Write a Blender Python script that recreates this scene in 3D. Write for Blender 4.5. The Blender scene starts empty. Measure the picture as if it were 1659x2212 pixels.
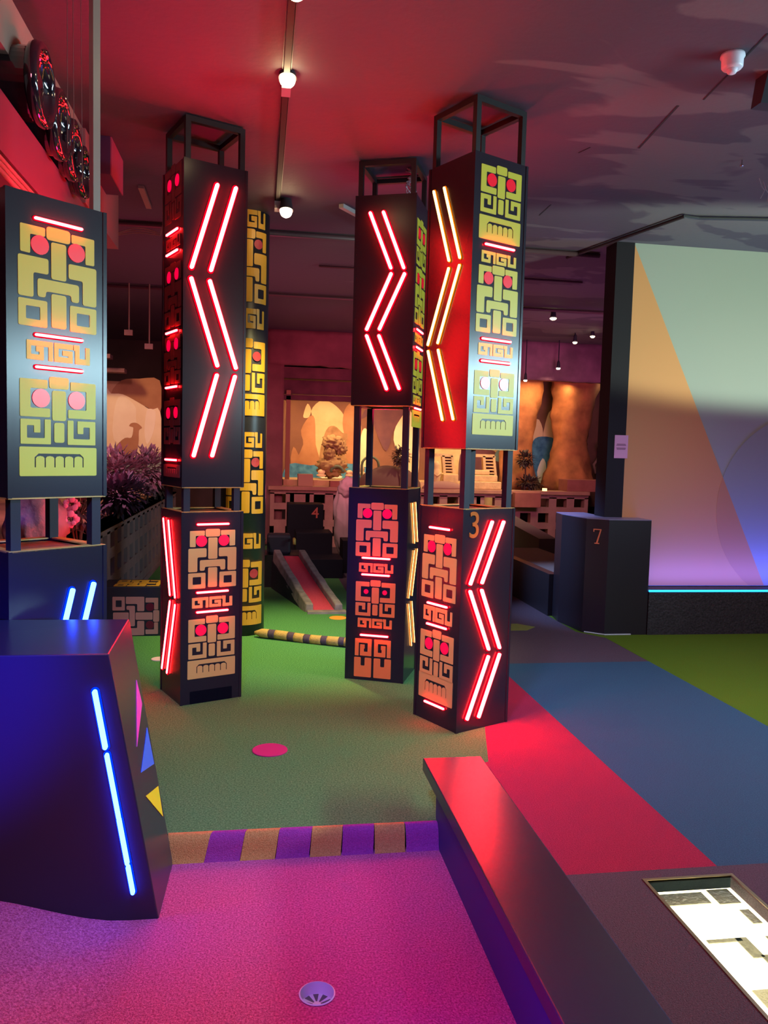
import bpy, bmesh, math, random
from mathutils import Vector, Matrix, noise
from mathutils.geometry import tessellate_polygon
random.seed(4)
C = bpy.context.scene.collection
PI = math.pi
V = Vector
# ------------------------------------------------------------------ camera model (measured from the vanishing points)
FPX, PITCH, ROLL, YAW = 1718.15, .0746185, .0261972, -.15621
EYE = V((0, 0, 1.5)); CEIL = 3.345; PINK = -.10
def _m(rows): return Matrix(rows)
cp, sp, cr, sr, cw, sw = math.cos(PITCH), math.sin(PITCH), math.cos(ROLL), math.sin(ROLL), math.cos(YAW), math.sin(YAW)
MC = _m(((cr, -sr, 0), (sr, cr, 0), (0, 0, 1))) @ _m(((1, 0, 0), (0, cp, -sp), (0, sp, cp))) @ _m(((1, 0, 0), (0, 0, -1), (0, 1, 0))) @ _m(((cw, sw, 0), (-sw, cw, 0), (0, 0, 1)))
MT = MC.transposed()
def ray(x, y): return MT @ V(((x - 829.5) / FPX, (y - 1106) / FPX, 1))
def onz(x, y, z=0.0):
    d = ray(x, y); return EYE + d * ((z - 1.5) / d.z)
def ony(x, y, Y):
    d = ray(x, y); return EYE + d * (Y / d.y)
def onx(x, y, X):
    d = ray(x, y); return EYE + d * (X / d.x)
cam = bpy.data.cameras.new('camera'); co = bpy.data.objects.new('camera', cam); C.objects.link(co)
cam.sensor_fit = 'HORIZONTAL'; cam.sensor_width = 36; cam.lens = FPX / 1659 * 36; cam.clip_end = 100; cam.clip_start = .05
r0, r1, r2 = MC[0], MC[1], MC[2]
co.matrix_world = Matrix(((r0[0], -r1[0], -r2[0], 0), (r0[1], -r1[1], -r2[1], 0), (r0[2], -r1[2], -r2[2], 1.5), (0, 0, 0, 1)))
bpy.context.scene.camera = co

# ------------------------------------------------------------------ materials
def mat(name, col, rough=.5, metal=0, emit=None, es=1, spec=.5, vary=0, vscale=40, bump=0, bscale=300, col2=None, coat=0):
    m = bpy.data.materials.new(name); m.use_nodes = True
    nt = m.node_tree; b = nt.nodes['Principled BSDF']
    b.inputs['Base Color'].default_value = (*col, 1); b.inputs['Roughness'].default_value = rough
    b.inputs['Metallic'].default_value = metal; b.inputs['Specular IOR Level'].default_value = spec
    if coat: b.inputs['Coat Weight'].default_value = coat; b.inputs['Coat Roughness'].default_value = .08
    if emit: b.inputs['Emission Color'].default_value = (*emit, 1); b.inputs['Emission Strength'].default_value = es
    tc = nt.nodes.new('ShaderNodeTexCoord')
    if vary:
        n = nt.nodes.new('ShaderNodeTexNoise'); n.inputs['Scale'].default_value = vscale; n.inputs['Detail'].default_value = 4
        nt.links.new(tc.outputs['Object'], n.inputs['Vector'])
        r = nt.nodes.new('ShaderNodeValToRGB')
        r.color_ramp.elements[0].position = .32; r.color_ramp.elements[1].position = .68
        c2 = col2 or tuple(c * (1 + vary) for c in col); c1 = col if col2 else tuple(c * (1 - vary) for c in col)
        r.color_ramp.elements[0].color = (*c1, 1); r.color_ramp.elements[1].color = (*c2, 1)
        nt.links.new(n.outputs['Fac'], r.inputs['Fac']); nt.links.new(r.outputs['Color'], b.inputs['Base Color'])
    if bump:
        n2 = nt.nodes.new('ShaderNodeTexNoise'); n2.inputs['Scale'].default_value = bscale; n2.inputs['Detail'].default_value = 3
        nt.links.new(tc.outputs['Object'], n2.inputs['Vector'])
        bp = nt.nodes.new('ShaderNodeBump'); bp.inputs['Strength'].default_value = bump; bp.inputs['Distance'].default_value = .01
        nt.links.new(n2.outputs['Fac'], bp.inputs['Height']); nt.links.new(bp.outputs['Normal'], b.inputs['Normal'])
    return m
def glow(name, col, s):
    m = bpy.data.materials.new(name); m.use_nodes = True; nt = m.node_tree
    for n in list(nt.nodes): nt.nodes.remove(n)
    o = nt.nodes.new('ShaderNodeOutputMaterial'); e = nt.nodes.new('ShaderNodeEmission')
    e.inputs['Color'].default_value = (*col, 1); e.inputs['Strength'].default_value = s
    nt.links.new(e.outputs[0], o.inputs[0]); return m
def carpet(name, a, b, scale=200, bmp=.55):
    return mat(name, a, rough=.95, spec=.1, vary=.3, vscale=scale, col2=b, bump=bmp, bscale=240)
BLACK = mat('black_laminate', (.022, .021, .026), rough=.36, spec=.5)
BLACKP = mat('black_panel', (.017, .012, .020), rough=.23, spec=.36)
POST = mat('dark_steel', (.014, .012, .024), rough=.55, spec=.3)
FRAME = mat('frame_steel', (.02, .016, .016), rough=.45, metal=.3)
RIM = mat('yellow_ply_edge', (.62, .36, .08), rough=.5, vary=.15, vscale=12)
DECK = mat('brown_ply', (.30, .11, .05), rough=.45, vary=.2, vscale=10)
YEL = mat('yellow_vinyl', (.60, .52, .035), rough=.42, spec=.4)
TAN = mat('tan_lit_vinyl', (.68, .37, .11), rough=.45, spec=.4)  # yellow emblem colour shifted to tan, the pinkish light painted in
ORG = mat('orange_lit_vinyl', (.90, .20, .05), rough=.45, spec=.4)  # emblem colour turned orange, the coloured light painted in
YOR = mat('amber_vinyl', (.78, .36, .03), rough=.4, spec=.4)
BRN = mat('dim_brown_vinyl', (.20, .06, .05), rough=.5)  # dim side face: its shade is put into this dark brown
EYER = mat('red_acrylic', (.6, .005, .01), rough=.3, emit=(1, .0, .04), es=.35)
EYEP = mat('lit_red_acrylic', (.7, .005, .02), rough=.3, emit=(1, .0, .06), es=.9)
EYED = mat('unlit_red_acrylic', (.16, .005, .03), rough=.3)
REDN = glow('red_neon_core', (1, .009, .011), 115)
REDS = glow('red_halo_sleeve', (1, .0, .014), 1.1)  # sleeves glow wider than the cores to draw the halo round each tube
YELN = glow('amber_neon_core', (1, .45, .10), 10)
YELS = glow('amber_halo_sleeve', (1, .16, .0), 1.2)
BLUN = glow('blue_neon_core', (.016, .055, 1), 42)
BLUS = glow('blue_halo_sleeve', (.0, .02, 1), 2.5)
LAMPW = glow('warm_bulb', (1, .74, .38), 60)
BULBW = glow('far_warm_bulb', (1, .78, .45), 14)

# ------------------------------------------------------------------ mesh helpers
def bx(bm, x0, x1, y0, y1, z0, z1):
    v = [bm.verts.new(p) for p in ((x0, y0, z0), (x1, y0, z0), (x1, y1, z0), (x0, y1, z0), (x0, y0, z1), (x1, y0, z1), (x1, y1, z1), (x0, y1, z1))]
    for f in ((3, 2, 1, 0), (4, 5, 6, 7), (0, 1, 5, 4), (1, 2, 6, 5), (2, 3, 7, 6), (3, 0, 4, 7)): bm.faces.new([v[i] for i in f])
    return v
def hull8(bm, pts):
    v = [bm.verts.new(p) for p in pts]
    for f in ((3, 2, 1, 0), (4, 5, 6, 7), (0, 1, 5, 4), (1, 2, 6, 5), (2, 3, 7, 6), (3, 0, 4, 7)): bm.faces.new([v[i] for i in f])
def prism(bm, loops, d):
    """loops: outer 3D loop plus hole loops, all in a plane; extruded along d"""
    tris = tessellate_polygon([[V(p) for p in l] for l in loops])
    flat = [V(p) for l in loops for p in l]
    a = [bm.verts.new(p) for p in flat]; b = [bm.verts.new(p + V(d)) for p in flat]
    for t in tris:
        try: bm.faces.new([a[i] for i in t]); bm.faces.new([b[i] for i in reversed(t)])
        except ValueError: pass
    k = 0
    for l in loops:
        n = len(l)
        for i in range(n):
            j = (i + 1) % n
            try: bm.faces.new((a[k + i], a[k + j], b[k + j], b[k + i]))
            except ValueError: pass
        k += n
def tube(bm, p, q, r, n=10, r2=None):
    p, q = V(p), V(q); d = (q - p).normalized(); r2 = r if r2 is None else r2
    s = d.orthogonal().normalized(); t = d.cross(s)
    A = [bm.verts.new(p + (s * math.cos(2 * PI * i / n) + t * math.sin(2 * PI * i / n)) * r) for i in range(n)]
    B = [bm.verts.new(q + (s * math.cos(2 * PI * i / n) + t * math.sin(2 * PI * i / n)) * r2) for i in range(n)]
    for i in range(n): bm.faces.new((A[i], A[(i + 1) % n], B[(i + 1) % n], B[i]))
    bm.faces.new(A[::-1]); bm.faces.new(B)
def path(bm, pts, r, n=8):
    pts = [V(p) for p in pts]; rings = []
    for i, p in enumerate(pts):
        d = (pts[min(i + 1, len(pts) - 1)] - pts[max(i - 1, 0)]).normalized()
        s = d.cross(V((.13, .21, 1)).normalized()).normalized(); t = d.cross(s)
        rr = r[i] if isinstance(r, (list, tuple)) else r
        rings.append([bm.verts.new(p + (s * math.cos(2 * PI * k / n) + t * math.sin(2 * PI * k / n)) * rr) for k in range(n)])
    for a, b in zip(rings, rings[1:]):
        for k in range(n): bm.faces.new((a[k], a[(k + 1) % n], b[(k + 1) % n], b[k]))
    bm.faces.new(rings[0][::-1]); bm.faces.new(rings[-1])
def lathe(bm, c, prof, n=24, axis='Z'):
    c = V(c); rings = []
    for r, h in prof:
        ring = []
        for i in range(n):
            a = 2 * PI * i / n
            o = V((r * math.cos(a), r * math.sin(a), h)) if axis == 'Z' else V((r * math.cos(a), h, r * math.sin(a)))
            ring.append(bm.verts.new(c + o))
        rings.append(ring)
    for a, b in zip(rings, rings[1:]):
        for k in range(n): bm.faces.new((a[k], a[(k + 1) % n], b[(k + 1) % n], b[k]))
    bm.faces.new(rings[0][::-1]); bm.faces.new(rings[-1])
def blob(bm, c, s, sub=3, amp=.15, fr=2.0, seed=0):
    c = V(c); s = V(s)
    g = bmesh.ops.create_icosphere(bm, subdivisions=sub, radius=1)
    for v in g['verts']:
        n = noise.noise(v.co * fr + V((seed * 3.1, seed, 7.7))) + .5 * noise.noise(v.co * fr * 2.7 + V((seed, 2, seed)))
        v.co = c + V([v.co[i] * (1 + amp * n) * s[i] for i in range(3)])
def leaf(bm, p, d, L, w, up=V((0, 0, 1))):
    s = d.cross(up + V((.01, .02, 0))).normalized() * w
    m = p + d * L * .5 + up * L * .06; q = p + d * L
    a = [bm.verts.new(x) for x in (p, m + s, q, m - s)]
    bm.faces.new(a)
ROOTS = {}
def _inv(root):
    if root is None: return Matrix.Identity(4)
    return ROOTS[root.name]
def fin(bm, name, m, parent=None, smooth=False, origin=None, bev=0):
    bmesh.ops.recalc_face_normals(bm, faces=bm.faces)
    if parent is not None: inv = ROOTS[parent.name]
    else:
        xs = [v.co for v in bm.verts]
        lo = V([min(p[i] for p in xs) for i in range(3)]); hi = V([max(p[i] for p in xs) for i in range(3)])
        o = V(((lo.x + hi.x) / 2, (lo.y + hi.y) / 2, lo.z)); inv = Matrix.Translation(-o)
    bm.transform(inv)
    me = bpy.data.meshes.new(name); bm.to_mesh(me); bm.free()
    if smooth:
        for p in me.polygons: p.use_smooth = True
    ms = m if isinstance(m, (list, tuple)) else [m]
    for x in ms: me.materials.append(x)
    ob = bpy.data.objects.new(name, me); C.objects.link(ob)
    if parent is not None: ob.parent = parent; ROOTS[ob.name] = inv
    else: ob.location = -inv.translation; ROOTS[ob.name] = inv
    if bev:
        md = ob.modifiers.new('b', 'BEVEL'); md.width = bev; md.segments = 2; md.limit_method = 'ANGLE'
    return ob
def tag(o, label, cat, group=None, kind=None):
    if label: o['label'] = label
    if cat: o['category'] = cat
    if group: o['group'] = group
    if kind: o['kind'] = kind
    return o
def thing(name, label, cat, loc, rot=0, group=None):
    o = bpy.data.objects.new(name, None); C.objects.link(o); o.empty_display_size = .1
    o.location = loc; o.rotation_euler = (0, 0, rot)
    ROOTS[o.name] = (Matrix.Translation(V(loc)) @ Matrix.Rotation(rot, 4, 'Z')).inverted()
    return tag(o, label, cat, group)
def struct(bm, name, m, smooth=False, bev=0):
    o = fin(bm, name, m, None, smooth, bev=bev); o['kind'] = 'structure'; return o
def B(): return bmesh.new()
def boxo(name, m, dims, parent=None, bev=0):
    bm = B(); bx(bm, *dims); return fin(bm, name, m, parent, bev=bev)

# ------------------------------------------------------------------ emblem drawing (flat vinyl shapes in (x, y) with y downwards, unit = motif width)
def rnd(pts, r, seg=4):
    out = []; n = len(pts)
    for i in range(n):
        p0, p, p1 = V(pts[i - 1]), V(pts[i]), V(pts[(i + 1) % n])
        a = (p0 - p); b = (p1 - p); rr = min(r, a.length * .45, b.length * .45)
        a.normalize(); b.normalize(); s = p + a * rr; e = p + b * rr
        for k in range(seg + 1):
            t = k / seg; out.append(tuple(s * (1 - t) ** 2 + p * 2 * t * (1 - t) + e * t * t))
    return out
def rect(x0, x1, y0, y1, r=.022): return [rnd([(x0, y0), (x1, y0), (x1, y1), (x0, y1)], r)]
def ring(x0, x1, y0, y1, hx0, hx1, hy0, hy1): return [rnd([(x0, y0), (x1, y0), (x1, y1), (x0, y1)], .022), rnd([(hx0, hy0), (hx1, hy0), (hx1, hy1), (hx0, hy1)], .015)]
def poly(pts, r=.018): return [rnd(pts, r)]
def stroke(pts, w, r=.012):
    """axis-aligned polyline to outline with mitred corners"""
    P = [V(p) for p in pts]; L, R = [], []
    for i, p in enumerate(P):
        if i == 0: d = (P[1] - p).normalized(); n = V((-d.y, d.x)); L.append(p + n * w / 2 - d * w / 2 * 0); R.append(p - n * w / 2)
        elif i == len(P) - 1: d = (p - P[i - 1]).normalized(); n = V((-d.y, d.x)); L.append(p + n * w / 2); R.append(p - n * w / 2)
        else:
            d0 = (p - P[i - 1]).normalized(); d1 = (P[i + 1] - p).normalized()
            n0 = V((-d0.y, d0.x)); n1 = V((-d1.y, d1.x)); m = (n0 + n1); m = m / max(.3, m.length_squared) * 2
            L.append(p + m * w / 2); R.append(p - m * w / 2)
    return [rnd([tuple(q) for q in L + R[::-1]], r)]
def mir(loops): return [[(1 - x, y) for x, y in l] for l in loops]
W = 460.
def q(*a): return [x / W for x in a]
# tall face: 460 wide, 567 high
F1 = []
_l = poly([tuple(q(x, y)) for x, y in ((13, 14), (153, 14), (153, 62), (68, 62), (68, 168), (13, 166))]); F1 += [_l, mir(_l)]
F1 += [rect(*q(160, 300), *q(0, 74), .045), rect(*q(187, 275), *q(82, 288), .03)]
_l = poly([tuple(q(x, y)) for x, y in ((0, 182), (171, 182), (171, 268), (85, 268), (85, 406), (0, 406))], .03); F1 += [_l, mir(_l)]
F1.append(poly([tuple(q(x, y)) for x, y in ((108, 296), (352, 296), (352, 398), (305, 398), (305, 362), (155, 362), (155, 398), (108, 398))], .035))
F1.append(rect(*q(187, 275), *q(370, 560), .03))
_l = ring(*q(0, 163), *q(418, 567), *q(42, 122), *q(456, 528)); F1 += [_l, mir(_l)]
F1H = 567 / W; F1E = [(.267, .245, .112), (.733, .245, .112)]
# square face: 445 wide -> unit, 395 high
F2 = []
_l = poly([tuple(q(x, y)) for x, y in ((5, 22), (162, 22), (162, 74), (64, 74), (64, 190), (176, 190), (176, 242), (5, 242))]); F2 += [_l, mir(_l)]
F2 += [rect(*q(172, 288), *q(0, 70), .035), rect(*q(189, 271), *q(81, 260), .03), rect(*q(200, 260), *q(272, 392), .03)]
_l = stroke([tuple(q(x, y)) for x, y in ((162, 255), (162, 385), (25, 385), (25, 275), (101, 275), (101, 335))], 36 / W); F2 += [_l, mir(_l)]
F2H = 405 / W; F2E = [(.27, .285, .112), (.73, .285, .112)]
# strip: three scrolls, 390 wide 90 high
ST = [stroke([tuple(q(x, y)) for x, y in ((180, 96), (180, 15), (50, 15), (50, 82), (125, 82), (125, 42), (92, 42))], 26 / W, .01),
      stroke([tuple(q(x, y)) for x, y in ((318, 15), (214, 15), (214, 82), (302, 82), (302, 48), (252, 48))], 26 / W, .01),
      stroke([tuple(q(x, y)) for x, y in ((322, 15), (345, 15), (345, 82), (412, 82), (412, 8))], 28 / W, .01)]
STH = 96 / W
# mouth block with comb shaped opening
def _comb():
    x0, x1, y0, y1 = q(85, 378, 42, 128); n = 5; s = .016
    pts = [(x0, y1), (x0, y0 + .05), (x0 + .05, y0), (x1 - .05, y0), (x1, y0 + .05), (x1, y1)]
    pitch = (x1 - x0 - s) / n
    for i in range(n):
        xr = x1 - i * pitch - s; xl = x1 - (i + 1) * pitch
        pts += [(xr, y1), (xr, y0 + .062)]
        for k in (1, 2, 3):
            a = PI * k / 4; pts.append(((xr + xl) / 2 + (xr - xl) / 2 * math.cos(a), y0 + .062 - .03 * math.sin(a)))
        pts += [(xl, y0 + .062), (xl, y1)]
    return pts
MO = [[rnd([tuple(q(x, y)) for x, y in ((0, 0), (460, 0), (460, 182), (0, 182))], .02), _comb()]]
MOH = 182 / W
# claw blocks
CL = []
_l = stroke([tuple(q(x, y)) for x, y in ((30, 205), (30, 28), (190, 28), (190, 178), (95, 178), (95, 95), (128, 95))], 48 / W); CL += [_l, mir(_l)]
_l = poly([tuple(q(x, y)) for x, y in ((0, 222), (82, 222), (82, 318), (132, 318), (132, 222), (215, 222), (215, 450), (0, 450))], .025); CL += [_l, mir(_l)]
CLH = 450 / W
MOT = dict(face1=(F1, F1H, F1E, 'tall_face_emblem'), face2=(F2, F2H, F2E, 'square_face_emblem'), strip=(ST, STH, [], 'scroll_emblem'), mouth=(MO, MOH, [], 'mouth_emblem'), claw=(CL, CLH, [], 'claw_emblem'))

class Face:
    """flat face: origin o (x,y) at its left edge as seen from outside, direction u, outward normal n"""
    def __init__(s, o, ang, w):
        s.o = V((o[0], o[1], 0)); s.u = V((math.cos(ang), math.sin(ang), 0)); s.n = V((math.sin(ang), -math.cos(ang), 0)); s.w = w
    def pt(s, u, z, off=0): return s.o + s.u * u + s.n * off + V((0, 0, z))
    def uz(s, x, y, off=0):
        d = ray(x, y); t = s.n.dot(s.o + s.n * off - EYE) / s.n.dot(d); p = EYE + d * t
        return (p - s.o).dot(s.u), p.z
def emblem(face, kind, zt, zb, root, m, eye=EYER, eyescale=1, width=.79, cu=.5, skipeye=False):
    loops, H, eyes, nm = MOT[kind]; w = width * face.w; u0 = cu * face.w - w / 2
    f = lambda x, y: face.pt(u0 + x * w, zt - (y / H) * (zt - zb), .0002)
    bm = B()
    for ls in loops: prism(bm, [[f(*p) for p in l] for l in ls], face.n * .002)
    e = fin(bm, nm, m, root)
    for ex, ey, r in ([] if skipeye else eyes):
        bm = B(); rr = r * w * eyescale
        c = f(ex, ey); k = 20; L = [c + face.u * math.cos(2 * PI * i / k) * rr + V((0, 0, math.sin(2 * PI * i / k) * rr)) for i in range(k)]
        prism(bm, [L], face.n * .003); tag(fin(bm, 'eye', eye, root), 'round red eye disc', None)
def neon(face, p, q_, root, core, halo, r=.0075, name='neon_tube', px=True, lab=None, th=.013):
    a = face.uz(*p) if px else p; b = face.uz(*q_) if px else q_
    A, Bp = face.pt(a[0], a[1], .004), face.pt(b[0], b[1], .004)
    d = (Bp - A).normalized(); s = d.cross(face.n).normalized()
    bm = B(); n = 8
    for sgn, base in ((1, Bp), (-1, A)): pass
    L = [Bp + s * r * 1.0 * math.cos(PI * k / n) + d * r * math.sin(PI * k / n) for k in range(n + 1)] + [A - s * r * math.cos(PI * k / n) - d * r * math.sin(PI * k / n) for k in range(n + 1)]
    prism(bm, [L], face.n * th)
    t = fin(bm, name, core, root)
    if lab: t['label'] = lab
    bm = B(); R = r * (1.9 if th > .0045 else 1.25)
    L = [Bp + s * R * math.cos(PI * k / n) + d * R * math.sin(PI * k / n) for k in range(n + 1)] + [A - s * R * math.cos(PI * k / n) - d * R * math.sin(PI * k / n) for k in range(n + 1)]
    prism(bm, [[x - face.n * .003 for x in L]], face.n * .0025); fin(bm, 'halo_sleeve', halo, t)
    return t
def bar(face, y, root, x=None, half=.26, core=REDN, halo=REDS, z=None, cu=.5, r=.0055, th=.007):
    zz = z if z is not None else face.uz(x, y)[1]
    return neon(face, (face.w * (cu - half), zz), (face.w * (cu + half), zz), root, core, halo, r=r, name='neon_bar', px=False, th=th)

def column(label, F, ang, w, zlt, zub, zut, ztop, posts_top=True, z0=0.0):
    """F: front corner (x,y); box spans local x,y 0..w"""
    root = thing('totem_column', label, 'column', (F[0], F[1], z0), ang, 'neon totem columns')
    ux, uy = V((math.cos(ang), math.sin(ang), 0)), V((-math.sin(ang), math.cos(ang), 0)); F3 = V((F[0], F[1], 0))
    def lb(bm, x0, x1, y0, y1, a, b): hull8(bm, [F3 + ux * x + uy * y + V((0, 0, z)) for z in (a, b) for x, y in ((x0, y0), (x1, y0), (x1, y1), (x0, y1))])
    def shell(name, a, b):
        bm = B(); t = .012
        lb(bm, 0, w, 0, t, a, b); lb(bm, 0, w, w - t, w, a, b); lb(bm, 0, t, t, w - t, a, b); lb(bm, w - t, w, t, w - t, a, b)
        # slim corner trims
        for x, y in ((0, 0), (w, 0), (0, w), (w, w)):
            lb(bm, x - .0035 if x == 0 else x - .012, x + .012 if x == 0 else x + .0035, y - .0035 if y == 0 else y - .012, y + .012 if y == 0 else y + .0035, a, b)
        return fin(bm, name, BLACKP, root)
    def deck(parent, name, z, m1, sgn):
        bm = B(); r = .045
        for d in ((0, w, 0, r), (0, w, w - r, w), (0, r, r, w - r), (w - r, w, r, w - r)): lb(bm, *d, z - .004, z + .002)
        e = fin(bm, name + '_rim', RIM, parent)
        bm = B(); lb(bm, r, w - r, r, w - r, z - .012 * sgn - .004, z - .012 * sgn + .002); fin(bm, name, m1, parent)
    lo = shell('lower_box', z0, zlt); deck(lo, 'top_deck', zlt, DECK, 1)
    up = shell('upper_box', zub, zut); deck(up, 'underside_deck', zub, RIM, -1)
    t = .038; i0 = .014
    for x, y in ((i0, i0), (w - t - i0, i0), (i0, w - t - i0), (w - t - i0, w - t - i0)):
        bm = B(); lb(bm, x, x + t, y, y + t, zlt - .03, zub + .03); fin(bm, 'post', POST, root)
    if posts_top:
        s = .03
        for x, y in ((.01, .01), (w - s - .01, .01), (.01, w - s - .01), (w - s - .01, w - s - .01)):
            bm = B(); lb(bm, x, x + s, y, y + s, zut - .02, ztop - s); fin(bm, 'top_post', FRAME, root)
        bm = B()
        for d in ((.01, w - .01, .01, .01 + s), (.01, w - .01, w - s - .01, w - .01), (.01, .01 + s, .01 + s, w - s - .01), (w - s - .01, w - .01, .01 + s, w - s - .01)): lb(bm, *d, ztop - s, ztop)
        fin(bm, 'ceiling_frame', FRAME, root)
    G = F3 + uy * w; Rr = F3 + ux * w
    front = Face(F, ang, w); left = Face((G.x, G.y), ang - PI / 2, w); right = Face((Rr.x, Rr.y), ang + PI / 2, w)
    return root, front, left, right
def zat(face, x, y): return face.uz(x, y)[1]
def emb(face, items, root, m, eye=EYER, **k):
    for kind, x, y0, y1 in items: emblem(face, kind, zat(face, x, y0), zat(face, x, y1), root, m, eye, **k)

# ================================================================== COLUMNS
D = math.radians
# --- right column (number 3)
a3 = D(26.5)
R_, Rf, Rl, Rr = column('black column numbered 3 with red neon chevrons, tallest on the right', (1.065, 4.068), a3, .373, 1.212, 1.533, 3.05, 3.335)
for p, q2 in (((1060.4, 1127.4), (1013.5, 1260.6)), ((1085, 1127.4), (1038.7, 1258)), ((1013, 1277.4), (1052.6, 1401)), ((1038, 1274.8), (1076, 1397.7)), ((1052, 1417.8), (1006.3, 1551.8)), ((1076, 1413), (1031.5, 1546.7))):
    neon(Rf, p, q2, R_, REDN, REDS, r=.0082)
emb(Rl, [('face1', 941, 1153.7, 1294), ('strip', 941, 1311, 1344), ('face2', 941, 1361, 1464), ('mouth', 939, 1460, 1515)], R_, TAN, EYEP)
for y in (1140, 1305, 1351, 1523): bar(Rl, y, R_, x=941, half=.22)
emb(Rf, [('face2', 1083, 360, 468), ('mouth', 1081, 473, 524), ('strip', 1077, 547, 573), ('face1', 1074, 575, 722), ('strip', 1069, 744, 770), ('face2', 1064, 798, 893), ('mouth', 1061, 895, 940)], R_, YEL, EYER)
for x, y in ((1079, 534.5), (1068, 735), (1065, 782)): bar(Rf, y, R_, x=x, half=.27)
for p, q2 in (((939.5, 414.7), (972, 563)), ((962, 406.8), (995.4, 556.6)), ((971.3, 580.5), (926.4, 744.8)), ((994.6, 573.8), (947.7, 740.8)), ((927, 759.3), (957.5, 906.5)), ((948.7, 756.7), (980.8, 905.2))):
    neon(Rl, p, q2, R_, YELN, YELS, r=.0062, th=.008)
# --- second column from the left
a2 = D(24.2)
L2, L2f, L2l, L2r = column('black column with white-hot red zigzag neon on its upper box, second from left', (-.435, 4.65), a2, .372, 1.129, 1.272, 3.10, 3.335)
for p, q2 in (((468, 401), (413, 577)), ((508, 408), (454.5, 584)), ((412, 602), (468, 790)), ((452, 608), (508, 795)), ((467, 811), (417, 984)), ((506, 814), (457, 984))):
    neon(L2f, p, q2, L2, REDN, REDS, r=.0105)
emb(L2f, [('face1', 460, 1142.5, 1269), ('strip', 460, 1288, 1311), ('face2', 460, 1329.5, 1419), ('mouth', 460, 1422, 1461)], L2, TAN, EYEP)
for y in (1132, 1277.5, 1319.5): bar(L2f, y, L2, x=460, half=.25)
for p, q2 in (((355, 1121), (369, 1284)), ((366, 1125.6), (380, 1289.5)), ((369, 1299.7), (351.7, 1442)), ((380, 1307.6), (362.5, 1452))):
    neon(L2l, p, q2, L2, REDN, REDS, r=.0085, th=.005)
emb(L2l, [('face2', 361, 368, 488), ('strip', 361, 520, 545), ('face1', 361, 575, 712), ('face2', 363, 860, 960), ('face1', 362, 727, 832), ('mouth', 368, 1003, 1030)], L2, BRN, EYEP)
for x, y in ((360, 511), (360, 555), (363, 721), (364, 838), (367, 993)): bar(L2l, y, L2, x=x, half=.26)
bm = B(); q0 = L2f.pt(.055, .035, .0006); 
prism(bm, [[L2f.pt(.055, .0, .0006), L2f.pt(.315, .0, .0006), L2f.pt(.315, .075, .0006), L2f.pt(.055, .075, .0006)]], L2f.n * .001)
fin(bm, 'kick_shade', mat('kick_shade_black', (.004, .004, .008), rough=.9, spec=.05), L2)  # flat dark sheet on the face, painted shade of an open foot recess
# --- centre column
ac = D(-22.7)
Cc, Cf, Cl, Cr = column('black column with orange face emblems on its lower box, in the middle', (.581, 5.155), ac, .39, 1.268, 1.80, 3.118, 3.335)
for p, q2 in (((801, 461.7), (844.8, 579)), ((829.4, 459.8), (872.6, 578.6)), ((845.6, 592.4), (793, 711.6)), ((874.5, 592.4), (820.4, 711)), ((793, 726.2), (835.5, 840.2)), ((819.6, 726.2), (862.5, 839.4))):
    neon(Cf, p, q2, Cc, REDN, REDS, r=.010)
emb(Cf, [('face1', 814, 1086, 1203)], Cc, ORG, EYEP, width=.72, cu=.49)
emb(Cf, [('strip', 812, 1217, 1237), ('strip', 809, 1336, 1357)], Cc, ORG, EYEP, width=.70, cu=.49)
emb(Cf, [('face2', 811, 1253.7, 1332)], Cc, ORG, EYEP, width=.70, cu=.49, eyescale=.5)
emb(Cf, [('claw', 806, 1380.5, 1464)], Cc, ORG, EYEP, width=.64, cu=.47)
for x, y in ((812, 1206), (811, 1242), (808, 1373)): bar(Cf, y, Cc, x=x, half=.23, cu=.49)
for p, q2 in (((.13, 1.17), (.235, .90)), ((.235, 1.17), (.34, .90)), ((.235, .845), (.10, .55)), ((.34, .845), (.205, .55)), ((.10, .505), (.235, .2)), ((.205, .505), (.34, .2))):
    neon(Cr, p, q2, Cc, YELN, YELS, r=.0042, px=False, th=.002)
zt = 3.0
for kind, h in (('face2', .30), ('mouth', .0), ('face1', .36), ('gap', .05), ('strip', .06), ('gap', .04), ('face2', .28), ('strip', .06), ('gap', .03), ('mouth', .11)):
    if kind == 'gap': bar(Cr, 0, Cc, z=zt - h / 2 - .003, half=.25); zt -= h; continue
    if h: emblem(Cr, kind, zt, zt - h, Cc, YEL, EYER); zt -= h + .008
# --- left column (short upper box)
_p = onz(18, 1077, 1.2965); _r = onz(228, 1071, 1.2965)
a1 = math.atan2(_r.y - _p.y, _r.x - _p.x); w1 = (_r.xy - _p.xy).length
L1, L1f, L1l, L1r = column('black column with bright yellow face panel and a pole above, far left', (_p.x, _p.y), a1, w1, 1.098, 1.2965, 2.41, 3.335, posts_top=False)
emb(L1f, [('face1', 122, 494, 712), ('face2', 122, 815, 961), ('mouth', 122, 966, 1028)], L1, YEL, EYER)
emb(L1f, [('strip', 120, 740, 782)], L1, YEL, EYER, width=.76)
for y in (483, 729, 797): bar(L1f, y, L1, x=122, half=.23, r=.005)
bm = B(); ux = L1f.u; uy = -L1f.n; b0 = L1f.o + ux * (w1 - .045) + uy * .012
hull8(bm, [b0 + ux * i + uy * j + V((0, 0, z)) for z in (2.38, 3.345) for i, j in ((0, 0), (.03, 0), (.03, .03), (0, .03))])
tag(fin(bm, 'ceiling_pole', mat('beige_pole', (.22, .19, .15), rough=.4), L1), 'beige pole rising to the ceiling', None)
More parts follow.
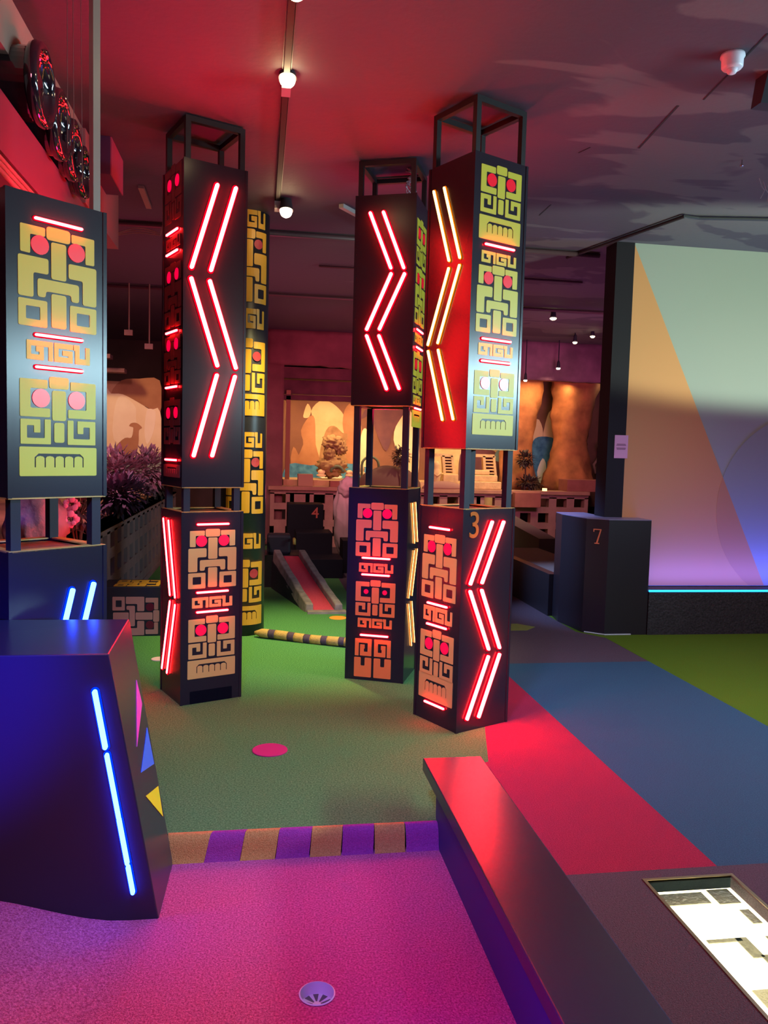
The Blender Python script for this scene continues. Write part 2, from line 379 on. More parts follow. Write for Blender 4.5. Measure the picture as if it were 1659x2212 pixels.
for p, q2 in (((.19, .72), (.245, .93)), ((.275, .72), (.335, .945))):
    neon(L1f, L1f.uz(132 + (0 if p[0] < .2 else 44), 1334) and p, q2, L1, BLUN, BLUS, r=.008, px=False)
# --- round column
rc, ccx, ccy = .182, -.13, 6.57
T = thing('round_column', 'round black column wrapped in amber maze emblems behind the zigzag neon column', 'column', (ccx, ccy, 0))
bm = B(); lathe(bm, (ccx, ccy, 0), [(rc, 0), (rc, CEIL)], 48); fin(bm, 'shaft', mat('round_black', (.022, .020, .03), rough=.36, spec=.5), T, smooth=True)
def cyl_emb(kind, zt, zb, m=YOR, w=.335, a0=-PI / 2 + D(7)):
    loops, H, eyes, nm = MOT[kind]; bm = B()
    for ls in loops: prism(bm, [[V((x, 0, -(y / H))) for x, y in l] for l in ls], V((0, -.01, 0)))
    for k in range(1, 16): bmesh.ops.bisect_plane(bm, geom=bm.verts[:] + bm.edges[:] + bm.faces[:], plane_co=(k / 16, 0, 0), plane_no=(1, 0, 0))
    def cy(x, z, d): a = a0 + (x - .5) * w / rc; return V((ccx + (rc + d) * math.cos(a), ccy + (rc + d) * math.sin(a), z))
    for v in bm.verts: v.co = cy(v.co.x, zt + v.co.z * (zt - zb), .0005 if v.co.y > -.005 else .003)
    fin(bm, nm, m, T)
    for ex, ey, r in eyes:
        bm = B(); k = 16; c = [(ex + r * math.cos(2 * PI * i / k), ey / H + r * math.sin(2 * PI * i / k) * w / (zt - zb)) for i in range(k)]
        vs = [bm.verts.new(cy(x, zt - y * (zt - zb), .004)) for x, y in c]; cc = bm.verts.new(cy(ex, zt - ey / H * (zt - zb), .004))
        for i in range(k): bm.faces.new((vs[i], vs[(i + 1) % k], cc))
        tag(fin(bm, 'eye', mat('dull_red', (.5, .03, .03), rough=.5) if 'dull_red' not in bpy.data.materials else bpy.data.materials['dull_red'], T), 'round red eye spot', None)
def zT(y): return 1.5 + (968 - y) / FPX * 6.45
for kind, ya, yb in (('strip', 476, 512), ('face1', 515, 665), ('strip', 676, 718), ('face2', 738, 850), ('mouth', 853, 898), ('strip', 932, 965), ('face1', 969, 1105), ('strip', 1146, 1180), ('face2', 1203, 1296), ('mouth', 1303, 1344)):
    cyl_emb(kind, zT(ya), zT(yb))

# --- lettering helper
def text(s, size, face_o, face_u, up, n, m, name, parent, depth=.003, ctr=True, bold=False):
    cu = bpy.data.curves.new('t', 'FONT'); cu.body = s; cu.size = size; cu.extrude = depth; cu.offset = .0006
    if ctr: cu.align_x = 'CENTER'; cu.align_y = 'CENTER'
    o = bpy.data.objects.new('t', cu); C.objects.link(o)
    dg = bpy.context.evaluated_depsgraph_get(); me = bpy.data.meshes.new_from_object(o.evaluated_get(dg))
    C.objects.unlink(o); bpy.data.objects.remove(o)
    bm = B(); bm.from_mesh(me); bpy.data.meshes.remove(me)
    bm.transform(Matrix(((face_u.x, up.x, n.x, face_o.x), (face_u.y, up.y, n.y, face_o.y), (face_u.z, up.z, n.z, face_o.z), (0, 0, 0, 1))))
    return fin(bm, name, m, parent)
UP = V((0, 0, 1))
u3, z3 = Rf.uz(1024, 1137)
tag(text('3', .20, Rf.pt(u3, z3, .002), Rf.u * .86, UP, Rf.n, mat('bronze_letter', (.40, .13, .025), rough=.8, spec=.1), 'number', R_), 'raised bronze number 3', None)

# ================================================================== FLOORS
GRN = carpet('green_turf', (.045, .15, .04), (.125, .33, .10), 130)
PNK = carpet('pink_turf', (.40, .035, .13), (.80, .14, .32), 150)
REDC = carpet('red_carpet', (.30, .018, .050), (.42, .03, .075), 180)
BLUC = carpet('blue_carpet', (.035, .085, .14), (.05, .12, .19), 180)
LIMC = carpet('lime_carpet', (.085, .15, .010), (.12, .21, .015), 180)
BRNC = carpet('brown_carpet', (.085, .055, .07), (.13, .085, .105), 180)
OLVC = carpet('olive_carpet', (.20, .20, .05), (.28, .28, .07), 180)
def slab(pts, name, m, z0=-.03, z1=0, **k):
    bm = B(); prism(bm, [[(x, y, z0) for x, y in pts]], (0, 0, z1 - z0)); return struct(bm, name, m, **k)
DARKF = mat('dark_subfloor', (.03, .025, .03), rough=.9)
bm = B(); bx(bm, -6, 9, -4, 15, -.30, -.20); struct(bm, 'floor', DARKF)
fl = slab([(-1.24, 3.076), (.95, 3.076), (.95, 3.60), (1.13, 3.675), (1.45, 4.95), (1.45, 5.45), (.94, 6.2), (.94, 12.5), (-1.24, 12.5)], 'floor.001', GRN, -.2); tag(fl, 'green turf fairway between the columns', None)
tag(slab([(.95, 2.62), (1.70, 2.62), (1.70, 5.45), (1.45, 5.45), (1.45, 4.95), (1.13, 3.675), (.95, 3.6)], 'floor.002', REDC, -.2), 'red carpet stripe', None)
tag(slab([(1.70, 2.62), (2.885, 2.62), (2.885, 5.45), (1.70, 5.45)], 'floor.003', BLUC, -.2), 'blue carpet stripe', None)
tag(slab([(2.885, 2.62), (8.5, 2.62), (8.5, 7.2), (2.72, 7.2), (2.72, 6.44), (2.885, 6.2)], 'floor.004', LIMC, -.2), 'lime green carpet area', None)
tag(slab([(1.45, 5.45), (2.885, 5.45), (2.885, 6.2), (2.72, 6.44), (2.72, 12.5), (.94, 12.5), (.94, 6.2)], 'floor.005', BRNC, -.2, -.001), 'dark brown carpet behind the stripes', None)
bm = B(); prism(bm, [[(1.5, 6.50, -.001), (2.30, 6.50, -.001), (2.42, 6.63, -.001), (2.30, 6.76, -.001), (1.5, 6.76, -.001)]], (0, 0, .003)); tag(struct(bm, 'floor.006', OLVC), 'olive carpet stripe', None)
# brown floor around the glass pit
X0, X1, Y1 = 1.385, 1.712, 2.55
bm = B(); prism(bm, [[(.80, -2.5, -.2), (8.5, -2.5, -.2), (8.5, 2.62, -.2), (.80, 2.62, -.2)], [(X0, .9, -.2), (X1, .9, -.2), (X1, Y1, -.2), (X0, Y1, -.2)]], (0, 0, .2)); tag(struct(bm, 'floor.007', BRNC), 'dark brown carpet around the lit glass pit', None)
tag(slab([(2.72, 7.2), (8.5, 7.2), (8.5, 12.5), (2.72, 12.5)], 'floor.008', GRN, -.2, -.0), 'green turf at the far right', None)
tag(slab([(-6, 3.076), (-1.24, 3.076), (-1.24, 14), (-6, 14)], 'floor.009', BRNC, -.2, -.002), None, None)
# pink lower fairway with a bank rising to the left
bm = B(); nx, ny = 46, 60; g = []
for j in range(ny + 1):
    row = []
    for i in range(nx + 1):
        x = -2.6 + 3.36 * i / nx; y = -2.5 + 5.60 * j / ny
        t = max(0, min(1, (-.42 - x) / .55)); z = PINK + .115 * t * t * (3 - 2 * t) + max(0, -.97 - x) * .2
        row.append(bm.verts.new((x, y, z)))
    g.append(row)
for j in range(ny):
    for i in range(nx): bm.faces.new((g[j][i], g[j][i + 1], g[j + 1][i + 1], g[j + 1][i]))
pc = onz(685, 2147, PINK); hr = .052
gone = [f for f in bm.faces if (f.calc_center_median() - V((pc.x, pc.y, PINK))).length < .16]
edge = set()
for f in gone:
    for e in f.edges:
        if any(g2 not in gone for g2 in e.link_faces): edge.add(e)
outer = []; e0 = next(iter(edge)); v = e0.verts[0]; e = e0
while True:
    outer.append(v.co.copy()); v = e.other_vert(v); edge.discard(e)
    nx_ = [k for k in v.link_edges if k in edge]
    if not nx_: break
    e = nx_[0]
bmesh.ops.delete(bm, geom=gone, context='FACES')
hole = [V((pc.x + hr * math.cos(2 * PI * i / 48), pc.y + hr * math.sin(2 * PI * i / 48), PINK)) for i in range(48)]
fl2 = outer + hole; vs_ = [bm.verts.new(p) for p in fl2]
for t_ in tessellate_polygon([outer, hole]):
    try: bm.faces.new([vs_[i] for i in t_])
    except ValueError: pass
bmesh.ops.remove_doubles(bm, verts=bm.verts, dist=.0004)
tag(struct(bm, 'floor.010', PNK, smooth=False), 'pink turf fairway in the foreground', None)
# striped riser of the step: one object, stripes as parts
def riser(name, pfn, n, ma, mb, label, cat, loc):
    root = thing(name, label, cat, loc); return root
st = thing('step_riser', 'orange and purple striped turf step edge at the end of the pink turf', 'step edge', (.2, 3.06, PINK))
ORS = carpet('orange_stripe', (.55, .19, .05), (.75, .30, .09)); PUS = carpet('purple_stripe', (.32, .03, .20), (.45, .05, .28))
sx = [(-.33, -.155), (-.155, -.025), (-.025, .105), (.105, .232), (.232, .352), (.352, .477), (.477, .60), (.60, .735)]
for i, (a, b) in enumerate(sx):
    bm = B(); sl = .045 * (1 - i / 6)
    prof = [(3.084, .001), (3.072, .004), (3.062, 0.0), (3.052, -.02), (3.045, -.05), (3.043, -.08), (3.03, -.103)]
    va = [bm.verts.new((a + .0 - (sl if i else 0) * k / 6, y, z)) for k, (y, z) in enumerate(prof)]
    vb = [bm.verts.new((b - sl * .85 * k / 6, y, z)) for k, (y, z) in enumerate(prof)]
    for k in range(6): bm.faces.new((va[k], vb[k], vb[k + 1], va[k + 1]))
    fin(bm, 'stripe', ORS if i % 2 == 0 else PUS, st, smooth=True)
# discs
def disc(x, y, r, m, label, z=0, Z=None):
    bm = B(); lathe(bm, (x, y, z), [(r, 0), (r, .0035), (r * .97, .005)], 32); return tag(fin(bm, 'tee_marker', m, None), label, 'marker')
MAGD = mat('magenta_felt', (.45, .01, .12), rough=.8); ORD = mat('orange_felt', (.95, .32, .02), rough=.8); PKD = mat('pale_pink_felt', (.8, .5, .5), rough=.7)
p = onz(583, 1621); disc(p.x, p.y, .088, MAGD, 'magenta round marker flat on the green turf')
p = onz(730, 1335); disc(p.x, p.y, .078, ORD, 'orange round marker at the foot of the red ramp')
p = onz(344, 1424); disc(p.x, p.y, .055, PKD, 'pale pink round marker beside the second column foot')
# golf cup
p = onz(685, 2147, PINK); cup = thing('golf_cup', 'white plastic golf cup sunk in the pink turf', 'golf cup', (p.x, p.y, PINK))
WHT = mat('white_plastic', (.75, .72, .74), rough=.35)
bm = B(); n = 40
for (ra, za), (rb, zb) in (((.050, .004), (.054, .002)), ((.050, .004), (.048, -.06))):
    A = [bm.verts.new((p.x + ra * math.cos(2 * PI * i / n), p.y + ra * math.sin(2 * PI * i / n), PINK + za)) for i in range(n)]
    Bq = [bm.verts.new((p.x + rb * math.cos(2 * PI * i / n), p.y + rb * math.sin(2 * PI * i / n), PINK + zb)) for i in range(n)]
    for i in range(n): bm.faces.new((A[i], A[(i + 1) % n], Bq[(i + 1) % n], Bq[i]))
fin(bm, 'cup_wall', WHT, cup, smooth=True)
bm = B(); lathe(bm, (p.x, p.y, PINK + .0015), [(.0485, -.036), (.0485, -.035)], 40); fin(bm, 'cup_floor', WHT, cup)
GREYS = mat('slot_grey', (.13, .13, .12), rough=.7)
bm = B()
for k in range(5):
    a = PI / 2 + (k - 2) * D(38)
    d = V((math.cos(a), math.sin(a), 0)); s = V((-d.y, d.x, 0)); c = V((p.x, p.y, PINK - .0330))
    prism(bm, [[c + d * .012 + s * .0015, c + d * .012 - s * .0015, c + d * .045 - s * .0085, c + d * .045 + s * .0085]], (0, 0, .0008))
fin(bm, 'drain_slots', GREYS, cup)
bm = B(); lathe(bm, (p.x, p.y, PINK - .0335), [(.012, 0), (.012, .002)], 20); fin(bm, 'centre_hub', WHT, cup)
# ================================================================== WEDGE OBELISK, BEAM
ob = thing('wedge_block', 'large black tapered block with blue neon strip at the left foreground', 'obstacle', (-.9, 2.88, PINK))
bf = [(-1.75, 2.675, -.13), (-.312, 2.675, -.13), (-.3040, 3.045, -.13), (-1.75, 3.045, -.13)]
tf = [(-1.55, 2.675, .815), (-.481, 2.675, .817), (-.4795, 3.075, .848), (-1.55, 3.075, .85)]
_pn = (V(bf[2]) - V(bf[1])).cross(V(tf[1]) - V(bf[1])); _t = V(tf[2]); _d = _pn.dot(_t - V(bf[1])) / _pn.x; tf[2] = (_t.x - _d, _t.y, _t.z)
bm = B(); hull8(bm, bf + tf)
fin(bm, 'block_body', mat('satin_black', (.016, .017, .040), rough=.28, spec=.6), ob, bev=.004)
obf = Face((-1.75, 2.675), 0, 1.4)
pa, pb = obf.uz(206, 1493), obf.uz(288, 1924)
NN = 4; segs = [(0, .27, .0075), (.31, .62, .0065), (.63, .85, .0068), (.87, 1.0, .0065)]
for s0, s1, r in segs:
    A = tuple(pa[i] + (pb[i] - pa[i]) * s0 for i in (0, 1)); Bq = tuple(pa[i] + (pb[i] - pa[i]) * s1 for i in (0, 1))
    neon(obf, A, Bq, ob, BLUN, BLUS, r=r, px=False)
# coloured triangles on the sloped right side face
n_ = (V(bf[2]) - V(bf[1])).cross(V(tf[1]) - V(bf[1])).normalized()
if n_.x < 0: n_ = -n_
def side(x, y):
    d = ray(x, y); return EYE + d * (n_.dot(V(bf[1]) - EYE) / n_.dot(d))
for pts, m, lab in ((((294, 1469), (306, 1520), (295, 1613)), mat('magenta_vinyl', (.9, .05, .45), rough=.4, emit=(1, .05, .5), es=.12), 'magenta triangle'),
                    (((317, 1572), (332, 1650), (304, 1669)), mat('blue_vinyl', (.02, .18, .85), rough=.4), 'blue triangle'),
                    (((341, 1698), (314, 1720), (351, 1764)), mat('lemon_vinyl', (.85, .80, .02), rough=.4), 'yellow triangle')):
    bm = B(); prism(bm, [[side(*t) + n_ * .0006 for t in pts]], n_ * .0015); tag(fin(bm, 'triangle_decal', m, ob), lab, None)
# beam
be = thing('bench_rail', 'long low black rail beside the pink turf, red glow on its top', 'rail', (.84, 1.5, -.1))
SAT = mat('satin_top', (.028, .026, .040), rough=.27, spec=.7)
bm = B(); bx(bm, .708, .965, -1.5, 3.25, .145, .2); fin(bm, 'top_board', SAT, be, bev=.004)
bm = B(); hull8(bm, [(.742, -1.5, -.2), (.93, -1.5, -.2), (.93, 3.10, -.2), (.742, 3.10, -.2), (.735, -1.5, .145), (.935, -1.5, .145), (.935, 3.10, .145), (.735, 3.10, .145)])
fin(bm, 'side_panel', mat('navy_side', (.03, .03, .12), rough=.5), be)
# ================================================================== LIT GLASS PIT
pit = thing('glass_floor_pit', 'brightly lit glass floor panel over a foil lined pit', 'floor light', ((X0 + X1) / 2, 1.7, -.2))
bm = B()
for d in ((X0 - .012, X0, .9, Y1), (X1, X1 + .012, .9, Y1), (X0 - .012, X1 + .012, Y1, Y1 + .012)): bx(bm, *d, -.19, .003)
fin(bm, 'pit_frame', mat('aged_brass', (.30, .24, .13), rough=.35, metal=.7), pit)
bm = B(); bx(bm, X0, X1, .9, Y1, -.052, -.045)
tag(fin(bm, 'light_bed', glow('pit_light', (1, .88, .58), 4.5), pit), 'glowing cream light bed', None)
FOIL = mat('crumpled_foil', (.50, .46, .34), rough=.4, metal=.6, bump=.5, bscale=60)
GRY = mat('grey_scrap', (.38, .36, .27), rough=.6, vary=.3, vscale=60)
bm = B()
def foil(x0, x1, y0, y1, z=-.0445, h=.003): bx(bm, x0, x1, y0, y1, z, z + h)
foil(X0 + .005, X0 + .20, 2.46, 2.53); foil(X0 + .225, X1 - .02, 2.45, 2.54); foil(X1 - .055, X1 - .02, 2.33, 2.41)
foil(X1 - .06, X1 - .01, 2.12, 2.26); foil(X0 + .06, X0 + .13, 1.92, 2.02); foil(X0 + .12, X0 + .17, 1.83, 1.88); foil(X0 + .10, X0 + .19, 1.5, 1.76); foil(X1 - .05, X1 - .01, 1.6, 1.95)
fin(bm, 'foil_pieces', FOIL, pit)
bm = B(); foil(X0 + .06, X0 + .18, 2.245, 2.262); foil(X0 + .16, X0 + .2, 2.16, 2.262); foil(X0 + .19, X0 + .215, 1.7, 2.17)
fin(bm, 'scrap_trim', GRY, pit)
GL = bpy.data.materials.new('pit_glass'); GL.use_nodes = True; nt = GL.node_tree
for n in list(nt.nodes): nt.nodes.remove(n)
o_ = nt.nodes.new('ShaderNodeOutputMaterial'); mx = nt.nodes.new('ShaderNodeMixShader'); tr = nt.nodes.new('ShaderNodeBsdfTransparent'); gg = nt.nodes.new('ShaderNodeBsdfGlossy'); fr = nt.nodes.new('ShaderNodeFresnel')
gg.inputs['Roughness'].default_value = .03; tr.inputs['Color'].default_value = (.93, .96, .90, 1)
nt.links.new(fr.outputs[0], mx.inputs[0]); nt.links.new(tr.outputs[0], mx.inputs[1]); nt.links.new(gg.outputs[0], mx.inputs[2]); nt.links.new(mx.outputs[0], o_.inputs[0])
bm = B(); bm.faces.new([bm.verts.new(p) for p in ((X0, .9, -.002), (X1, .9, -.002), (X1, Y1, -.002), (X0, Y1, -.002))]); gp = fin(bm, 'glass_pane', GL, pit); gp.data.flip_normals() if gp.data.polygons[0].normal.z < 0 else None

# ================================================================== CEILING AND WALLS
def ceil_mat():
    m = mat('ceiling_paint', (.10, .085, .11), rough=.75, bump=.15, bscale=25); nt = m.node_tree; b = nt.nodes['Principled BSDF']
    tc = nt.nodes.new('ShaderNodeTexCoord'); mp = nt.nodes.new('ShaderNodeMapping'); mp.inputs['Scale'].default_value = (.55, 1.3, 1); mp.inputs['Location'].default_value = (3.3, 1.2, 0)
    mp.inputs['Rotation'].default_value = (0, 0, -.5)
    n = nt.nodes.new('ShaderNodeTexNoise'); n.inputs['Scale'].default_value = 1.3; n.inputs['Detail'].default_value = 3.5; n.inputs['Distortion'].default_value = 1.1
    r = nt.nodes.new('ShaderNodeValToRGB'); e = r.color_ramp.elements
    e[0].position = .50; e[0].color = (.075, .062, .085, 1); e[1].position = .53; e[1].color = (.125, .115, .125, 1)
    nt.links.new(tc.outputs['Object'], mp.inputs['Vector']); nt.links.new(mp.outputs[0], n.inputs['Vector']); sp_ = nt.nodes.new('ShaderNodeSeparateXYZ'); nt.links.new(tc.outputs['Object'], sp_.inputs[0])
    mr = nt.nodes.new('ShaderNodeMapRange'); mr.inputs[1].default_value = -.8; mr.inputs[2].default_value = .8; mr.inputs[3].default_value = -.25; mr.inputs[4].default_value = .02
    ad = nt.nodes.new('ShaderNodeMath'); ad.operation = 'ADD'; nt.links.new(sp_.outputs[0], mr.inputs[0]); nt.links.new(mr.outputs[0], ad.inputs[0]); nt.links.new(n.outputs['Fac'], ad.inputs[1])
    nt.links.new(ad.outputs[0], r.inputs['Fac']); nt.links.new(r.outputs['Color'], b.inputs['Base Color'])
    return m
CM = ceil_mat()
bm = B(); bx(bm, -6, 9, -4, 15, CEIL, CEIL + .1); struct(bm, 'ceiling', CM)
MAR = mat('maroon_wall', (.045, .018, .022), rough=.8, vary=.3, vscale=2)
bm = B(); bx(bm, -6, 9, 14.6, 14.8, -.2, CEIL); struct(bm, 'wall_back', MAR)
bm = B(); bx(bm, -6.1, -6, -4, 14.8, -.2, CEIL); struct(bm, 'wall_left', MAR)
bm = B(); bx(bm, 9, 9.1, -4, 14.8, -.2, CEIL); struct(bm, 'wall_right', MAR)
bm = B(); bx(bm, -6, 9, -4.1, -4, -.2, CEIL); struct(bm, 'wall_front', MAR)
# seams of the ceiling boards (thin dark battens) and pipes
SEAM = mat('seam_dark', (.02, .015, .02), rough=.9)
PIPE = mat('painted_pipe', (.10, .05, .06), rough=.45)
def cpipe(p, q2, r, label, name='ceiling_pipe', m=PIPE, drop=.0):
    bm = B(); path(bm, [p, q2] if not isinstance(p, list) else p, r, 8); return tag(fin(bm, name, m, None, smooth=True), label, 'pipe')
cpipe((-3, 6.95, CEIL - .025), (3.0, 6.95, CEIL - .025), .022, 'thick maroon pipe running across the ceiling, nearest of the three')
cpipe((.55, 8.05, CEIL - .02), (3.3, 8.05, CEIL - .02), .012, 'thin maroon pipe across the ceiling, middle of the three')
cpipe((-3, 9.6, CEIL - .03), (8, 9.6, CEIL - .03), .02, 'maroon pipe across the ceiling, farthest of the three')
a_ = onz(1480, 461, CEIL); b_ = onz(1225, 552, CEIL); c_ = onz(1659, 468, CEIL)
bm = B(); path(bm, [b_ - UP * .02, a_ - UP * .02, a_ + V((.12, .02, -.02)), c_ - UP * .02, c_ + V((2, -.1, -.02))], .014, 8)
tag(fin(bm, 'cable_conduit', mat('dark_conduit', (.03, .03, .035), rough=.5), None), 'dark cable conduit bending on the ceiling above the painted panel', 'conduit')
bm = B()
for (x0, y0, x1, y1, w) in ((1380, 320, 1465, 228, .006), (1165, 465, 1190, 442, .004), (1520, 215, 1659, 72, .004), (1250, 330, 1275, 318, .004)):
    A = onz(x0, y0, CEIL); Bq = onz(x1, y1, CEIL); d = (Bq - A).normalized(); s = V((-d.y, d.x, 0)) * w
    prism(bm, [[A - s - UP * .0005, A + s - UP * .0005, Bq + s - UP * .0005, Bq - s - UP * .0005]], (0, 0, -.0015))
tag(struct(bm, 'trim_1', SEAM), 'dark seams in the ceiling paint', None)
# ceiling beam over the far zone
bm = B(); bx(bm, 3.95, 4.8, 8.6, 8.9, 3.0, CEIL); struct(bm, 'trim_2', mat('beam_paint', (.12, .09, .10), rough=.7))
# track and spotlights
tr_ = thing('track_light_rail', 'black ceiling track running away above the pink turf', 'track', (.1, 4.2, CEIL))
bm = B(); bx(bm, .088, .117, 1.5, 6.35, CEIL - .022, CEIL); fin(bm, 'track_body', mat('track_black', (.012, .01, .01), rough=.6, spec=.2), tr_)
bm = B(); bx(bm, .122, .125, 1.5, 6.35, CEIL - .006, CEIL); bx(bm, .080, .083, 1.5, 6.35, CEIL - .006, CEIL); fin(bm, 'track_lip', mat('track_lip', (.05, .02, .02), rough=.5), tr_)
def spotlamp(px, py, Y, label, size=.045, aim=(0, -.25, -1)):
    c = ony(px, py, Y); d = V(aim).normalized()
    s = thing('track_spotlight', label, 'spotlight', (.1, Y + .05, CEIL - .02), 0, 'track spotlights')
    bm = B(); bx(bm, .08, .125, Y + .0, Y + .10, CEIL - .075, CEIL - .024); fin(bm, 'adaptor', mat('lamp_grey', (.22, .2, .22), rough=.4), s)
    bm = B(); tube(bm, (.1, Y + .05, CEIL - .07), c - d * .09, .006); fin(bm, 'stem', POST, s)
    bm = B(); tube(bm, c - d * .10, c - d * .006, size * .75, 20, size); fin(bm, 'lamp_head', mat('lamp_body', (.05, .045, .05), rough=.35), s, smooth=False)
    bm = B(); g_ = bmesh.ops.create_icosphere(bm, subdivisions=3, radius=size * .86)
    for v_ in g_['verts']: v_.co = c + v_.co
    fin(bm, 'bulb_face', LAMPW, s, smooth=True)
    return c
S1 = spotlamp(621, 172, 4.08, 'glowing track spotlight nearest the camera, high at centre')
S2 = spotlamp(618, 457, 6.05, 'glowing track spotlight at the far end of the track', .052)
S0 = spotlamp(640, -22, 3.18, 'track spotlight cut by the top edge of the photo', .045)
# small batten fitting
A = onz(737, 440, CEIL); Bq = onz(777, 462, CEIL); bm = B(); d = (Bq - A).normalized(); s = V((-d.y, d.x, 0)) * .02
prism(bm, [[A - s - UP * .03, A + s - UP * .03, Bq + s - UP * .03 + d * .25, Bq - s - UP * .03 + d * .25]], (0, 0, .029))
tag(fin(bm, 'batten_fitting', mat('grey_fitting', (.45, .42, .38), rough=.5), None), 'short pale batten fitting on the ceiling left of the centre column', 'fitting')
# smoke detector
c = onz(1583, 118, CEIL); sd = thing('smoke_detector', 'white smoke detector on the ceiling at the top right', 'detector', (c.x, c.y, CEIL))
WP = mat('detector_white', (.75, .72, .78), rough=.35)
bm = B(); lathe(bm, c, [(.052, 0), (.054, -.012), (.048, -.02), (.047, -.055), (.040, -.064)], 28); fin(bm, 'detector_body', WP, sd, smooth=True)
bm = B(); lathe(bm, c, [(.024, -.062), (.024, -.072), (.018, -.082), (.012, -.085)], 24); fin(bm, 'sensor_cap', WP, sd, smooth=True)
c = onz(1603, 345, CEIL); bm = B(); tube(bm, c, c - UP * .03, .004); blob(bm, c - UP * .035, (.012, .012, .008), 2, 0); bmesh.ops.translate(bm, verts=bm.verts, vec=(0, 0, 0))
tag(fin(bm, 'sprinkler_hook', mat('chrome_hook', (.5, .5, .5), rough=.2, metal=1), None), 'small shiny ceiling hook above the painted panel', 'hook')
c = onz(1648, 150, CEIL); bm = B(); hull8(bm, [(c.x, c.y, CEIL - .15), (c.x + .15, c.y, CEIL - .15), (c.x + .15, c.y + .08, CEIL - .15), (c.x, c.y + .08, CEIL - .15), (c.x + .03, c.y, CEIL), (c.x + .18, c.y, CEIL), (c.x + .18, c.y + .1, CEIL), (c.x + .03, c.y + .1, CEIL)])
tag(fin(bm, 'dark_bracket', mat('bracket_black', (.02, .018, .025), rough=.6), None), 'dark block fixed to the ceiling at the right photo edge', 'bracket')
# hanging wire tangle on ceiling
bm = B()
for k in range(3):
    A = onz(1640 + k * 9, 385 + k * 7, CEIL); path(bm, [A, A + V((.02, 0, -.05)), A + V((.05, .01, -.07)), A + V((.03 + .02 * k, .02, -.12))], .0025, 5)
tag(fin(bm, 'loose_wire', mat('wire_grey', (.3, .3, .32), rough=.4), None), 'loose grey wires hanging from the ceiling above the painted panel', 'wire')
# wire tangle above centre column
bm = B(); random.seed(9)
base = V((.93, 5.25, 3.34))
for k in range(7):
    pts = [base + V((random.uniform(-.02, .05), random.uniform(-.05, .05), -.03 * j + random.uniform(-.01, .01))) for j in range(8)]; path(bm, pts, .004, 5)
tag(fin(bm, 'cable_bundle', mat('wire_white', (.4, .36, .42), rough=.4), None), 'tangled pale cables hanging beside the centre column top', 'cable')

# ================================================================== RIGHT PAINTED PANEL, BOX 7, LOW WALL
PY = 6.56
PBL = mat('panel_black', (.018, .016, .022), rough=.7, spec=.2)
pn = thing('painted_panel', 'tall wall panel painted with a big orange triangle on pale grey', 'wall panel', (5, PY, .38))
ztp = CEIL
xl = ony(1355, 1000, PY).x - .03
CREAM = mat('pale_grey_paint', (.36, .42, .38), rough=.75); ORP = mat('orange_paint', (.66, .32, .13), rough=.75); GRYP = mat('grey_circle_paint', (.31, .36, .33), rough=.75)
bm = B(); bx(bm, xl, 8.9, PY, PY + .12, .38, ztp); fin(bm, 'panel_board', CREAM, pn)
A = ony(1396, 512, PY); Bq = ony(1659, 1272, PY); A.x = xl + .0; A.z = ztp - .01
bm = B(); prism(bm, [[(xl, PY - .002, ztp - .01), (xl, PY - .002, .385), (4.551, PY - .002, .385)]], (0, -.001, 0)); fin(bm, 'painted_triangle', ORP, pn)
# faint big circle
c = ony(1735, 1100, PY); rcx = c.x - ony(1547, 1100, PY).x; bm = B(); k = 60
L = [(c.x + rcx * math.cos(2 * PI * i / k), PY - .0035, c.z + rcx * math.sin(2 * PI * i / k)) for i in range(k)]
L = [(x, y, max(z, .385)) for x, y, z in L if x < 8.8]
lineL = []
prism(bm, [L], (0, -.0006, 0)); 
gm = mat('circle_wash', (.45, .45, .48), rough=.75)
# keep the ring translucent-free: only the part right of the triangle is grey paint
bmesh.ops.bisect_plane(bm, geom=bm.verts[:] + bm.edges[:] + bm.faces[:], plane_co=(4.551, PY, .385), plane_no=V((ztp - .395, 0, 4.551 - xl)), clear_inner=True)
fin(bm, 'painted_circle', GRYP, pn)
bm = B(); k = 60
L = [(c.x + rcx * math.cos(2 * PI * i / k), PY - .0035, max(.385, c.z + rcx * math.sin(2 * PI * i / k))) for i in range(k)]
prism(bm, [L], (0, -.0006, 0))
bmesh.ops.bisect_plane(bm, geom=bm.verts[:] + bm.edges[:] + bm.faces[:], plane_co=(4.551, PY, .385), plane_no=V((ztp - .395, 0, 4.551 - xl)), clear_outer=True)
fin(bm, 'painted_circle_shade', mat('orange_circle_paint', (.57, .27, .12), rough=.75), pn)
bm = B(); bx(bm, xl - .165, xl, PY - .01, PY + .2, .0, ztp); fin(bm, 'black_edge_board', PBL, pn)
# plinth and its strip
pl = thing('plinth', 'black speckled plinth under the painted panel with a blue light line', 'plinth', (5.9, 6.4, 0))
bm = B(); bx(bm, 3.30, 8.9, 6.29, PY, 0, .375); fin(bm, 'plinth_body', mat('speckled_black', (.02, .02, .022), rough=.55, vary=1, vscale=70, col2=(.05, .05, .05), bump=.6, bscale=60), pl)
bm = B(); bx(bm, 3.30, 8.9, 6.285, 6.30, .372, .388); fin(bm, 'light_strip', glow('blue_strip', (.02, .35, 1), 3), pl)
